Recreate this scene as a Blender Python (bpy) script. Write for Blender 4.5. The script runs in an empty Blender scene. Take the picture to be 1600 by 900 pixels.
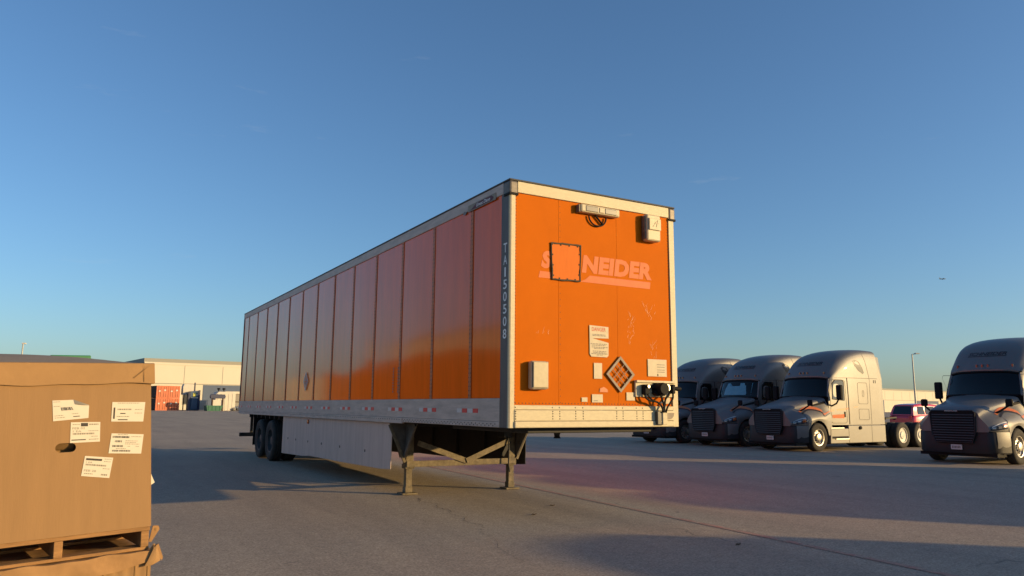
import bpy, bmesh, math, random
from mathutils import Vector, Matrix
from mathutils.bvhtree import BVHTree
random.seed(7)
S = bpy.context.scene
COL = S.collection
rad = math.radians

# ------------------------------------------------------------------ camera
cam = bpy.data.objects.new('camera', bpy.data.cameras.new('camera'))
COL.objects.link(cam)
S.camera = cam
cam.data.sensor_width = 36.0
cam.data.lens = 36.0 * 1179.0 / 1600.0
cam.data.clip_start = 0.05
cam.data.clip_end = 9000
YAW, PITCH, ROLL = -0.5236, 0.1558, 0.0076
fw = Vector((-math.sin(YAW) * math.cos(PITCH), math.cos(YAW) * math.cos(PITCH), math.sin(PITCH)))
r0 = Vector((math.cos(YAW), math.sin(YAW), 0))
u0 = r0.cross(fw)
rt = r0 * math.cos(ROLL) + u0 * math.sin(ROLL)
up = -r0 * math.sin(ROLL) + u0 * math.cos(ROLL)
m = Matrix((rt, up, -fw)).transposed().to_4x4()
m.translation = Vector((-4.3556, -7.6082, 1.3806))
cam.matrix_world = m

# ------------------------------------------------------------------ sky and sun
EL = rad(10.0)
SUN = Vector((0.73 * math.cos(EL), -0.684 * math.cos(EL), math.sin(EL))).normalized()
w = bpy.data.worlds.new('World')
S.world = w
w.use_nodes = True
nt = w.node_tree
bg = nt.nodes['Background']
sky = nt.nodes.new('ShaderNodeTexSky')
sky.sky_type = 'NISHITA'
sky.sun_disc = False
sky.sun_elevation = EL
sky.sun_rotation = math.atan2(SUN.x, SUN.y)
sky.altitude = 0
sky.air_density = 1.0
sky.dust_density = 1.0
sky.ozone_density = 4.0
tcw = nt.nodes.new('ShaderNodeTexCoord')
mpw = nt.nodes.new('ShaderNodeMapping')
mpw.inputs['Scale'].default_value = (1.6, 1.6, 9.0)
mpw.inputs['Rotation'].default_value = (0.05, 0.08, 0.6)
nzw = nt.nodes.new('ShaderNodeTexNoise')
nzw.inputs['Scale'].default_value = 3.4
nzw.inputs['Detail'].default_value = 9
nzw.inputs['Roughness'].default_value = 0.62
rmw = nt.nodes.new('ShaderNodeMapRange')
rmw.inputs['From Min'].default_value = 0.65
rmw.inputs['From Max'].default_value = 0.85
rmw.inputs['To Max'].default_value = 0.16
mxw = nt.nodes.new('ShaderNodeMix')
mxw.data_type = 'RGBA'
mxw.inputs['B'].default_value = (3.6, 3.5, 3.3, 1)
nt.links.new(tcw.outputs['Generated'], mpw.inputs[0])
nt.links.new(mpw.outputs[0], nzw.inputs['Vector'])
nt.links.new(nzw.outputs['Fac'], rmw.inputs['Value'])
nt.links.new(rmw.outputs[0], mxw.inputs['Factor'])
nt.links.new(sky.outputs[0], mxw.inputs['A'])
nt.links.new(mxw.outputs['Result'], bg.inputs[0])
bg.inputs[1].default_value = 0.15
sun = bpy.data.objects.new('sun', bpy.data.lights.new('sun', 'SUN'))
COL.objects.link(sun)
sun.data.energy = 4.5
sun.data.angle = rad(0.53)
sun.data.color = (1.0, 0.68, 0.29)
sun.rotation_euler = SUN.to_track_quat('Z', 'Y').to_euler()
sun.location = (40, -40, 30)
S.view_settings.view_transform = 'Standard'
S.view_settings.look = 'None'
S.view_settings.gamma = 1
S.view_settings.exposure = 0.36
S.view_settings.use_curve_mapping = False
S.render.engine = 'CYCLES'


# ------------------------------------------------------------------ materials
KEEP = ('orange gloss paint', 'orange rivet strip', 'dirty white aluminium rail', 'white side skirt', 'white letters', 'red reflector', 'white reflector', 'maroon badge')


def mat(name, col, rough=0.6, metal=0.0, var=0.0, vscale=3.0, bump=0.0, bscale=60.0, coat=0.0,
        col2=None, stretch=(1, 1, 1), spec=0.5, emit=None, rvar=0.0):
    if name not in KEEP:
        col = tuple(c * 0.83 for c in col)
    ma = bpy.data.materials.new(name)
    ma.use_nodes = True
    n = ma.node_tree.nodes
    l = ma.node_tree.links
    b = n['Principled BSDF']
    b.inputs['Base Color'].default_value = (*col, 1)
    b.inputs['Roughness'].default_value = rough
    b.inputs['Metallic'].default_value = metal
    b.inputs['Specular IOR Level'].default_value = spec
    if coat:
        b.inputs['Coat Weight'].default_value = coat
        b.inputs['Coat Roughness'].default_value = 0.04
    if var or bump or rvar:
        tc = n.new('ShaderNodeTexCoord')
        mp = n.new('ShaderNodeMapping')
        mp.inputs['Scale'].default_value = stretch
        l.new(tc.outputs['Object'], mp.inputs[0])
    if var or rvar:
        nz = n.new('ShaderNodeTexNoise')
        nz.inputs['Scale'].default_value = vscale
        nz.inputs['Detail'].default_value = 8
        nz.inputs['Roughness'].default_value = 0.65
        l.new(mp.outputs[0], nz.inputs['Vector'])
        rp = n.new('ShaderNodeMapRange')
        rp.inputs['From Min'].default_value = 0.3
        rp.inputs['From Max'].default_value = 0.7
        l.new(nz.outputs['Fac'], rp.inputs['Value'])
        if var:
            mx = n.new('ShaderNodeMix')
            mx.data_type = 'RGBA'
            c2 = col2 if col2 else tuple(c * (1 - var) for c in col)
            mx.inputs['A'].default_value = (*col, 1)
            mx.inputs['B'].default_value = (*c2, 1)
            l.new(rp.outputs[0], mx.inputs['Factor'])
            l.new(mx.outputs['Result'], b.inputs['Base Color'])
        if rvar:
            rr = n.new('ShaderNodeMapRange')
            rr.inputs['To Min'].default_value = rough - rvar
            rr.inputs['To Max'].default_value = rough + rvar
            l.new(rp.outputs[0], rr.inputs['Value'])
            l.new(rr.outputs[0], b.inputs['Roughness'])
    if bump:
        bz = n.new('ShaderNodeTexNoise')
        bz.inputs['Scale'].default_value = bscale
        bz.inputs['Detail'].default_value = 4
        l.new(mp.outputs[0], bz.inputs['Vector'])
        bp = n.new('ShaderNodeBump')
        bp.inputs['Strength'].default_value = bump
        bp.inputs['Distance'].default_value = 0.02
        l.new(bz.outputs['Fac'], bp.inputs['Height'])
        l.new(bp.outputs[0], b.inputs['Normal'])
    return ma


M = {}
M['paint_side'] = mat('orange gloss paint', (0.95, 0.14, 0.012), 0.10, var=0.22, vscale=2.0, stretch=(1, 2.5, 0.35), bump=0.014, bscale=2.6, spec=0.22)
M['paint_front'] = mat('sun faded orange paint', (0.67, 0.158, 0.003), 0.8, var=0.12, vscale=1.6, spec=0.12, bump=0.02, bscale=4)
M['strip'] = mat('orange rivet strip', (0.62, 0.15, 0.025), 0.5, var=0.4, vscale=9)
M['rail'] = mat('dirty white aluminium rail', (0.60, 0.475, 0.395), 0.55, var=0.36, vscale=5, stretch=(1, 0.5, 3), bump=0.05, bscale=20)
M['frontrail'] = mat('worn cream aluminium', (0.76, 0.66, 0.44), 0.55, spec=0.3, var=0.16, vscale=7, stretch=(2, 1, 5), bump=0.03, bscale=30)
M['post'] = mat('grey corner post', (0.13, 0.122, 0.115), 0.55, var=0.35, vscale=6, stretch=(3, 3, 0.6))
M['capmetal'] = mat('dark corner casting', (0.22, 0.19, 0.16), 0.5, metal=0.3, var=0.5, vscale=14)
M['roof'] = mat('trailer roof sheet', (0.06, 0.06, 0.06), 0.6)
M['skirt'] = mat('white side skirt', (0.56, 0.44, 0.385), 0.5, var=0.2, vscale=2.5, stretch=(1, 3, 0.4), rvar=0.1)
M['chassis'] = mat('black chassis steel', (0.025, 0.024, 0.023), 0.7, var=0.4, vscale=8)
M['gear'] = mat('dusty landing gear paint', (0.25, 0.20, 0.125), 0.75, var=0.65, vscale=11, bump=0.15, bscale=40)
M['gusset'] = mat('grimy gusset steel', (0.17, 0.15, 0.13), 0.75, var=0.5, vscale=9)
M['tyre'] = mat('tyre rubber', (0.022, 0.021, 0.020), 0.85, var=0.35, vscale=10, col2=(0.04, 0.036, 0.03))
M['rim'] = mat('dull steel rim', (0.34, 0.34, 0.34), 0.45, metal=0.4, var=0.4, vscale=10)
M['rimdark'] = mat('dark trailer rim', (0.07, 0.07, 0.07), 0.6, var=0.5, vscale=10)
M['rimwhite'] = mat('white painted rim', (0.72, 0.70, 0.62), 0.4, var=0.15, vscale=8)
M['chrome'] = mat('brushed aluminium', (0.62, 0.59, 0.54), 0.42, metal=1.0)
M['red'] = mat('red reflector', (0.62, 0.012, 0.03), 0.35)
M['white'] = mat('white reflector', (0.62, 0.60, 0.58), 0.4, var=0.15, vscale=20)
M['letter'] = mat('white letters', (0.88, 0.86, 0.82), 0.5, var=0.1, vscale=20)
M['ghost'] = mat('faded lettering film', (0.82, 0.22, 0.075), 0.62, var=0.15, vscale=9, spec=0.25)
M['patch'] = mat('patched panel', (0.80, 0.20, 0.028), 0.7, var=0.12, vscale=5, stretch=(6, 1, 1), spec=0.15)
M['mastic'] = mat('brown mastic', (0.10, 0.075, 0.04), 0.8, var=0.5, vscale=40)
M['sticker'] = mat('weathered sticker', (0.70, 0.59, 0.40), 0.6, var=0.15, vscale=14)
M['plastic'] = mat('cream plastic', (0.64, 0.54, 0.35), 0.5, var=0.2, vscale=10)
M['greyprint'] = mat('grey print', (0.22, 0.20, 0.18), 0.7)
M['redprint'] = mat('faded red print', (0.60, 0.12, 0.07), 0.7)
M['black'] = mat('black plastic', (0.010, 0.010, 0.011), 0.7, spec=0.2)
M['placard'] = mat('placard frame metal', (0.40, 0.33, 0.25), 0.6, spec=0.3, var=0.3, vscale=20)
M['maroon'] = mat('maroon badge', (0.09, 0.008, 0.02), 0.6)
M['scratch'] = mat('scratches', (0.85, 0.50, 0.25), 0.5)
M['lensblack'] = mat('satin black slat', (0.02, 0.02, 0.022), 0.4)
M['lensgrey'] = mat('grey lamp lens', (0.10, 0.09, 0.08), 0.3)
M['amber'] = mat('amber lens', (0.55, 0.12, 0.015), 0.25, coat=0.6)
M['card'] = mat('cardboard', (0.37, 0.212, 0.088), 0.85, var=0.13, vscale=2.5, stretch=(6, 6, 0.6), bump=0.05, bscale=30)
M['card_lid'] = mat('cardboard lid', (0.42, 0.24, 0.096), 0.85, var=0.16, vscale=5, bump=0.08, bscale=25)
M['card_old'] = mat('weathered cardboard', (0.45, 0.25, 0.10), 0.9, var=0.3, vscale=6, bump=0.12, bscale=25)
M['card_top'] = mat('sky-tinted cardboard top', (0.34, 0.27, 0.20), 0.9, var=0.2, vscale=6)  # grazing light and sky tint painted into this grey
M['card_dark'] = mat('cardboard liner', (0.33, 0.19, 0.07), 0.9, var=0.2, vscale=9)
M['paper'] = mat('paper label', (0.74, 0.68, 0.55), 0.6, var=0.05, vscale=12)
M['paperback'] = mat('label backing', (0.36, 0.33, 0.29), 0.6)
M['ink'] = mat('black ink', (0.06, 0.05, 0.045), 0.8)
M['ink2'] = mat('grey ink', (0.30, 0.26, 0.20), 0.8)
M['wood'] = mat('pallet wood', (0.46, 0.24, 0.085), 0.85, var=0.45, vscale=5, stretch=(1.2, 6, 12), bump=0.2, bscale=30)
M['green'] = mat('green plastic', (0.03, 0.20, 0.08), 0.5)
M['silver'] = mat('silver beige truck paint', (0.225, 0.22, 0.212), 0.52, metal=0.45, var=0.07, vscale=3, coat=0.2, spec=0.3)
M['bumper'] = mat('dark grey bumper plastic', (0.016, 0.018, 0.024), 0.55, var=0.2, vscale=6)
M['glass'] = mat('dark glass', (0.004, 0.006, 0.008), 0.04, spec=0.35)
M['portglass'] = mat('grey porthole glass', (0.05, 0.055, 0.06), 0.35, spec=0.2)
M['shade'] = mat('silver blue sunshade', (0.13, 0.38, 0.50), 0.3, var=0.25, vscale=5, stretch=(1, 3, 3))
M['seam'] = mat('panel gap', (0.05, 0.045, 0.04), 0.8)
M['lamp'] = mat('clear headlamp', (0.30, 0.32, 0.35), 0.12, metal=0.5, coat=1.0)
M['lampdark'] = mat('headlamp housing', (0.03, 0.04, 0.06), 0.1, coat=1.0)
M['swoosh'] = mat('orange swoosh', (0.70, 0.20, 0.06), 0.4)
M['swooshdark'] = mat('black swoosh', (0.03, 0.025, 0.025), 0.4)
M['redpaint'] = mat('red car paint', (0.80, 0.03, 0.06), 0.25, coat=1.0)
M['wall'] = mat('cream tilt up wall', (0.74, 0.68, 0.55), 0.85, var=0.05, vscale=0.15)
M['wallgrey'] = mat('grey parapet', (0.34, 0.33, 0.28), 0.8)
M['wallblue'] = mat('blue wall panel', (0.11, 0.15, 0.23), 0.8, var=0.1, vscale=0.2)
M['dock'] = mat('grey dock door', (0.30, 0.28, 0.24), 0.7, var=0.1, vscale=1)
M['orangebox'] = mat('orange container', (0.68, 0.15, 0.05), 0.55, var=0.25, vscale=1.3)
M['rustdark'] = mat('dark rusty steel', (0.07, 0.04, 0.03), 0.8)
M['blueplas'] = mat('blue machine paint', (0.03, 0.09, 0.18), 0.5, var=0.2, vscale=1)
M['navy'] = mat('navy panel', (0.015, 0.025, 0.08), 0.5)
M['whitebox'] = mat('off white tank', (0.68, 0.64, 0.55), 0.6, var=0.12, vscale=0.8)
M['yellow'] = mat('yellow notice', (0.65, 0.62, 0.10), 0.6)
M['teal'] = mat('green skip', (0.02, 0.15, 0.09), 0.6, var=0.2, vscale=1)
M['pole'] = mat('galvanised pole', (0.42, 0.42, 0.40), 0.5, metal=0.4)
M['debris'] = mat('dry twig', (0.05, 0.035, 0.025), 0.9)
M['plane'] = mat('aircraft skin', (0.10, 0.12, 0.13), 0.6)


# ------------------------------------------------------------------ mesh helpers
class MB:
    def __init__(s):
        s.v, s.f = [], []

    def add(s, vs, fs):
        o = len(s.v)
        s.v += [tuple(p) for p in vs]
        s.f += [tuple(i + o for i in f) for f in fs]
        return s

    def box(s, x0, x1, y0, y1, z0, z1):
        return s.add([(x0, y0, z0), (x1, y0, z0), (x1, y1, z0), (x0, y1, z0), (x0, y0, z1), (x1, y0, z1), (x1, y1, z1), (x0, y1, z1)],
                     [(0, 3, 2, 1), (4, 5, 6, 7), (0, 1, 5, 4), (1, 2, 6, 5), (2, 3, 7, 6), (3, 0, 4, 7)])

    def bar(s, a, b, wx, wy, side=(0, 0, 1)):
        a, b = Vector(a), Vector(b)
        d = (b - a).normalized()
        sd = Vector(side)
        if abs(d.dot(sd)) > 0.98:
            sd = Vector((1, 0, 0))
        p = d.cross(sd).normalized()
        q = p.cross(d).normalized()
        vs = []
        for c in (a, b):
            for i, j in ((-1, -1), (1, -1), (1, 1), (-1, 1)):
                vs.append(c + p * (i * wx / 2) + q * (j * wy / 2))
        return s.add(vs, [(0, 3, 2, 1), (4, 5, 6, 7), (0, 1, 5, 4), (1, 2, 6, 5), (2, 3, 7, 6), (3, 0, 4, 7)])

    def tube(s, pts, r, n=8, cap=True):
        pts = [Vector(p) for p in pts]
        rs = r if isinstance(r, (list, tuple)) else [r] * len(pts)
        vs, fs = [], []
        prev = None
        for i, p in enumerate(pts):
            d = (pts[min(i + 1, len(pts) - 1)] - pts[max(i - 1, 0)]).normalized()
            ref = prev if prev else (Vector((0, 0, 1)) if abs(d.z) < 0.9 else Vector((1, 0, 0)))
            a = (ref - d * ref.dot(d)).normalized()
            prev = a
            b = d.cross(a)
            for k in range(n):
                t = 2 * math.pi * k / n
                vs.append(p + (a * math.cos(t) + b * math.sin(t)) * rs[i])
        for i in range(len(pts) - 1):
            for k in range(n):
                k2 = (k + 1) % n
                fs.append((i * n + k, i * n + k2, (i + 1) * n + k2, (i + 1) * n + k))
        if cap:
            fs.append(tuple(range(n))[::-1])
            fs.append(tuple((len(pts) - 1) * n + k for k in range(n)))
        return s.add(vs, fs)

    def lathe(s, prof, c, n=32, axis='y'):
        vs, fs = [], []
        for (r, h) in prof:
            for k in range(n):
                t = 2 * math.pi * k / n
                if axis == 'y':
                    vs.append((c[0] + r * math.cos(t), c[1] + h, c[2] + r * math.sin(t)))
                elif axis == 'x':
                    vs.append((c[0] + h, c[1] + r * math.cos(t), c[2] + r * math.sin(t)))
                else:
                    vs.append((c[0] + r * math.cos(t), c[1] + r * math.sin(t), c[2] + h))
        for i in range(len(prof) - 1):
            for k in range(n):
                k2 = (k + 1) % n
                fs.append((i * n + k, i * n + k2, (i + 1) * n + k2, (i + 1) * n + k))
        return s.add(vs, fs)

    def grid(s, rows):
        n = len(rows[0])
        vs = [p for r in rows for p in r]
        fs = [(i * n + j, i * n + j + 1, (i + 1) * n + j + 1, (i + 1) * n + j) for i in range(len(rows) - 1) for j in range(n - 1)]
        return s.add(vs, fs)

    def poly(s, pts):
        return s.add(pts, [tuple(range(len(pts)))])

    def prism(s, pts, d):
        n = len(pts)
        d = Vector(d)
        vs = [Vector(p) for p in pts] + [Vector(p) + d for p in pts]
        return s.add(vs, [tuple(range(n))[::-1], tuple(range(n, 2 * n))] + [(i, (i + 1) % n, n + (i + 1) % n, n + i) for i in range(n)])


def ob(name, mb, ma, parent=None, smooth=False, bevel=0.0, fix=True, kind=None, label=None, angle=40):
    me = bpy.data.meshes.new(name)
    me.from_pydata([tuple(v) for v in mb.v], [], mb.f)
    me.validate()
    if fix:
        bm = bmesh.new()
        bm.from_mesh(me)
        bmesh.ops.recalc_face_normals(bm, faces=bm.faces)
        bm.to_mesh(me)
        bm.free()
    o = bpy.data.objects.new(name, me)
    COL.objects.link(o)
    me.materials.append(M[ma] if isinstance(ma, str) else ma)
    if smooth:
        for p in me.polygons:
            p.use_smooth = True
        me.set_sharp_from_angle(angle=rad(angle))
    if bevel:
        b = o.modifiers.new('bevel', 'BEVEL')
        b.width = bevel
        b.segments = 2
        b.limit_method = 'ANGLE'
    if parent:
        attach(o, parent)
    if kind:
        o['kind'] = kind
    if label:
        o['label'] = label
    return o


def attach(o, parent):
    o.parent = parent
    root = parent
    while root.parent:
        root = root.parent
    if parent is root and root.get('_base'):
        o.matrix_parent_inverse = Matrix.Translation(-Vector(root['_base']))


def thing(name, label, cat, base=(0, 0, 0), group=None):
    o = bpy.data.objects.new(name, None)
    COL.objects.link(o)
    o.empty_display_size = 0.2
    o.location = base
    if Vector(base).length > 0:
        o['_base'] = tuple(base)
    o['label'] = label
    o['category'] = cat
    if group:
        o['group'] = group
    return o


def tag(o, label, cat, group=None):
    o['label'] = label
    o['category'] = cat
    if group:
        o['group'] = group
    return o


def copy_tree(o, parent=None):
    c = o.copy()
    COL.objects.link(c)
    if parent:
        c.parent = parent
    for ch in list(o.children):
        copy_tree(ch, c)
    return c


def text2d(body, offset=0.0, shear=0.0, spacing=1.0):
    cu = bpy.data.curves.new('lettering', 'FONT')
    cu.body = body
    cu.offset = offset
    cu.shear = shear
    cu.space_character = spacing
    cu.resolution_u = 3
    o = bpy.data.objects.new('lettering', cu)
    COL.objects.link(o)
    dg = bpy.context.evaluated_depsgraph_get()
    me = o.evaluated_get(dg).to_mesh()
    vs = [(v.co.x, v.co.y) for v in me.vertices]
    fs = [tuple(p.vertices) for p in me.polygons]
    bpy.data.objects.remove(o)
    bpy.data.curves.remove(cu)
    x0 = min(v[0] for v in vs); x1 = max(v[0] for v in vs)
    y0 = min(v[1] for v in vs); y1 = max(v[1] for v in vs)
    return [((x - x0) / (x1 - x0), (y - y0) / (y1 - y0)) for x, y in vs], fs


def cr(p0, p1, p2, p3, t):
    return 0.5 * ((2 * p1) + (p2 - p0) * t + (2 * p0 - 5 * p1 + 4 * p2 - p3) * t * t + (3 * p1 - p0 - 3 * p2 + p3) * t ** 3)


def resample(pts, n):
    pts = [Vector(p) for p in pts]
    out = []
    k = len(pts) - 1
    for i in range(k):
        p0 = pts[i - 1] if i > 0 else pts[i] * 2 - pts[i + 1]
        p3 = pts[i + 2] if i + 2 <= k else pts[i + 1] * 2 - pts[i]
        for j in range(n):
            out.append(cr(p0, pts[i], pts[i + 1], p3, j / n))
    out.append(pts[-1])
    return out


def loft(rings, nu=4, nv=4):
    rows = [resample(r, nv) for r in rings]
    cols = [resample([row[j] for row in rows], nu) for j in range(len(rows[0]))]
    return [[cols[j][i] for j in range(len(cols))] for i in range(len(cols[0]))]


# ------------------------------------------------------------------ ground
def ground_material():
    ma = bpy.data.materials.new('worn asphalt')
    ma.use_nodes = True
    n = ma.node_tree.nodes
    l = ma.node_tree.links
    b = n['Principled BSDF']
    tc = n.new('ShaderNodeTexCoord')

    def noise(scale, detail=6, rough=0.6, sc=(1, 1, 1), rot=0.0, dist=0.0):
        mp = n.new('ShaderNodeMapping')
        mp.inputs['Scale'].default_value = sc
        mp.inputs['Rotation'].default_value = (0, 0, rot)
        l.new(tc.outputs['Object'], mp.inputs[0])
        z = n.new('ShaderNodeTexNoise')
        z.inputs['Scale'].default_value = scale
        z.inputs['Detail'].default_value = detail
        z.inputs['Roughness'].default_value = rough
        z.inputs['Distortion'].default_value = dist
        l.new(mp.outputs[0], z.inputs['Vector'])
        return z.outputs['Fac']

    def ramp(src, lo, hi, a=0.0, c=1.0):
        r = n.new('ShaderNodeMapRange')
        r.inputs['From Min'].default_value = lo
        r.inputs['From Max'].default_value = hi
        r.inputs['To Min'].default_value = a
        r.inputs['To Max'].default_value = c
        l.new(src, r.inputs['Value'])
        return r.outputs[0]

    def mix(f, a, c, blend='MIX'):
        x = n.new('ShaderNodeMix')
        x.data_type = 'RGBA'
        x.blend_type = blend
        for s, val in (('A', a), ('B', c)):
            if isinstance(val, tuple):
                x.inputs[s].default_value = (*val, 1)
            else:
                l.new(val, x.inputs[s])
        if isinstance(f, float):
            x.inputs['Factor'].default_value = f
        else:
            l.new(f, x.inputs['Factor'])
        return x.outputs['Result']
    big = ramp(noise(0.18, 5, 0.6), 0.35, 0.65)
    c = mix(big, (0.385, 0.31, 0.225), (0.315, 0.258, 0.195))
    streak = ramp(noise(0.9, 5, 0.6, (1.0, 0.09, 1), rad(-14)), 0.45, 0.72)
    c = mix(ramp(streak, 0, 1, 0, 0.7), c, (0.25, 0.205, 0.16))
    blot = ramp(noise(1.3, 6, 0.7, dist=0.6), 0.58, 0.75)
    c = mix(ramp(blot, 0, 1, 0, 0.55), c, (0.23, 0.19, 0.15))
    drip = ramp(noise(4.5, 4, 0.55, dist=0.4), 0.68, 0.74)
    c = mix(ramp(drip, 0, 1, 0, 0.55), c, (0.10, 0.085, 0.075))
    pale = ramp(noise(30, 2, 0.5), 0.70, 0.76)
    c = mix(ramp(pale, 0, 1, 0, 0.6), c, (0.62, 0.53, 0.42))
    med = ramp(noise(9, 6, 0.7), 0.3, 0.7, 0.82, 1.16)
    fine = ramp(noise(40, 5, 0.85), 0.34, 0.66, 0.45, 1.6)
    mm = n.new('ShaderNodeMath'); mm.operation = 'MULTIPLY'
    l.new(med, mm.inputs[0]); l.new(fine, mm.inputs[1])
    cm = n.new('ShaderNodeCombineColor')
    for i in range(3):
        l.new(mm.outputs[0], cm.inputs[i])
    c = mix(1.0, c, cm.outputs[0], 'MULTIPLY')
    # hairline cracks
    vo = n.new('ShaderNodeTexVoronoi')
    vo.feature = 'DISTANCE_TO_EDGE'
    vo.inputs['Scale'].default_value = 0.16
    mp = n.new('ShaderNodeMapping')
    l.new(tc.outputs['Object'], mp.inputs[0])
    wob = n.new('ShaderNodeTexNoise'); wob.inputs['Scale'].default_value = 1.6; wob.inputs['Detail'].default_value = 8
    l.new(tc.outputs['Object'], wob.inputs['Vector'])
    av = n.new('ShaderNodeMix'); av.data_type = 'VECTOR'; av.inputs['Factor'].default_value = 0.35
    l.new(mp.outputs[0], av.inputs['A']); l.new(wob.outputs['Color'], av.inputs['B'])
    l.new(av.outputs['Result'], vo.inputs['Vector'])
    crack = ramp(vo.outputs['Distance'], 0.0004, 0.0018, 0.4, 0.0)
    gate = ramp(noise(0.35, 3, 0.5), 0.5, 0.58)
    cg = n.new('ShaderNodeMath'); cg.operation = 'MULTIPLY'
    l.new(crack, cg.inputs[0]); l.new(gate, cg.inputs[1])
    c = mix(cg.outputs[0], c, (0.03, 0.027, 0.025))
    l.new(c, b.inputs['Base Color'])
    b.inputs['Roughness'].default_value = 0.85
    b.inputs['Specular IOR Level'].default_value = 0.3
    bp = n.new('ShaderNodeBump')
    bp.inputs['Strength'].default_value = 0.5
    bp.inputs['Distance'].default_value = 0.006
    l.new(noise(90, 4, 0.7), bp.inputs['Height'])
    l.new(bp.outputs[0], b.inputs['Normal'])
    return ma


M['asphalt'] = ground_material()


def line_material(name, col, keep):
    ma = M['asphalt'].copy()
    ma.name = name
    n = ma.node_tree.nodes
    l = ma.node_tree.links
    b = n['Principled BSDF']
    src = b.inputs['Base Color'].links[0].from_socket
    tc = n.new('ShaderNodeTexCoord')
    z = n.new('ShaderNodeTexNoise')
    z.inputs['Scale'].default_value = 5
    z.inputs['Detail'].default_value = 9
    z.inputs['Roughness'].default_value = 0.75
    l.new(tc.outputs['Object'], z.inputs['Vector'])
    r = n.new('ShaderNodeMapRange')
    r.inputs['From Min'].default_value = 0.38
    r.inputs['From Max'].default_value = 0.62
    r.inputs['To Max'].default_value = keep
    l.new(z.outputs['Fac'], r.inputs['Value'])
    x = n.new('ShaderNodeMix')
    x.data_type = 'RGBA'
    l.new(r.outputs[0], x.inputs['Factor'])
    l.new(src, x.inputs['A'])
    x.inputs['B'].default_value = (*col, 1)
    l.new(x.outputs['Result'], b.inputs['Base Color'])
    return ma


M['redline'] = line_material('worn red line', (0.46, 0.17, 0.13), 0.7)
M['paleline'] = line_material('pale ground line', (0.62, 0.52, 0.38), 0.8)  # pale patchy strip mixed over the asphalt colour

ob('ground', MB().poly([(-900, -700, 0), (1500, -700, 0), (1500, 1500, 0), (-900, 1500, 0)]), 'asphalt', kind='structure')


def line(a, b, wd, ma):
    a, b = Vector((*a, 0.004)), Vector((*b, 0.004))
    d = (b - a).normalized()
    p = Vector((-d.y, d.x, 0)) * wd / 2
    ob('ground_line', MB().poly([a - p, b - p, b + p, a + p]), ma, kind='structure')


line((2.95, 9.0), (2.1, -5.2), 0.10, 'redline')
line((7.6, 19.2), (16.62, 2.7), 0.13, 'paleline')
# long crack from the landing leg towards the camera
ck = MB()
pts = [(0.35, 3.3), (0.2, 2.9), (0.32, 2.5), (0.12, 2.2), (0.2, 1.85), (0.02, 1.55), (0.08, 1.2), (-0.1, 0.9), (-0.05, 0.5), (-0.3, 0.05), (-0.36, -0.4), (-0.62, -0.9), (-0.7, -1.6)]
fine = []
for i in range(len(pts) - 1):
    for k in range(6):
        t = k / 6
        fine.append((pts[i][0] * (1 - t) + pts[i + 1][0] * t + random.uniform(-.03, .03), pts[i][1] * (1 - t) + pts[i + 1][1] * t))
for i in range(len(fine) - 1):
    wdt = random.uniform(0.002, 0.009) * (1 - 0.6 * i / len(fine))
    (x0, y0), (x1, y1) = fine[i], fine[i + 1]
    ck.poly([(x0 - wdt, y0, 0.003), (x1 - wdt, y1, 0.003), (x1 + wdt, y1, 0.003), (x0 + wdt, y0, 0.003)])
M['crack'] = mat('dark crack', (0.13, 0.105, 0.085), 0.9)  # plain dark tone for the drawn crack
ob('pavement_crack', ck, 'crack', kind='structure', fix=False)

# ------------------------------------------------------------------ the orange semi trailer
W, L, H, ZB = 2.59, 16.15, 4.11, 1.137
tr = thing('semi_trailer', 'long orange box trailer standing unhitched on its landing legs, number TA150508 on its corner', 'trailer', (W / 2, 8.0, 0))
ZP = 1.478
riv = MB()


def rivet(p, nrm, r=0.008):
    n = Vector(nrm)
    a = n.orthogonal().normalized()
    b = n.cross(a)
    p = Vector(p)
    vs = [p + (a * math.cos(t) + b * math.sin(t)) * r for t in [k * math.pi / 3 for k in range(6)]] + [p + n * r * 0.7]
    riv.add(vs, [(k, (k + 1) % 6, 6) for k in range(6)])


# side wall: panels and riveted post strips
seams = [0.2] + [1.0 + 1.2 * k for k in range(13)] + [16.1]
seams[-2] = 15.4
for i in range(len(seams) - 1):
    y0, y1 = seams[i] + 0.002, seams[i + 1] - 0.002
    tilt = random.uniform(-0.0022, 0.0022)
    tilt2 = random.uniform(-0.0015, 0.0015)
    rows = []
    bow = random.uniform(-0.007, 0.007)
    for a in range(9):
        row = []
        for b in range(7):
            u, v = b / 6, a / 8
            row.append((0.012 + (u - .5) * tilt + (v - .5) * tilt2 + bow * math.sin(math.pi * u) * math.sin(math.pi * v), y0 + (y1 - y0) * u, ZP + (3.935 - ZP) * v))
        rows.append(row)
    ob('side_panel', MB().grid(rows), 'paint_side', tr, smooth=True)
    if i > 0:
        ob('post_strip', MB().box(0.003, 0.011, seams[i] - 0.035, seams[i] + 0.035, ZP, 3.935), 'strip', tr)
        for k in range(44):
            z = ZP + 0.04 + k * 0.0555
            rivet((0.003, seams[i] - 0.022, z), (-1, 0, 0), 0.0085)
            rivet((0.003, seams[i] + 0.022, z), (-1, 0, 0), 0.0085)
ob('far_side_wall', MB().box(W - 0.02, W - 0.004, 0.11, 16.1, ZP, 3.94), 'paint_side', tr)
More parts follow.
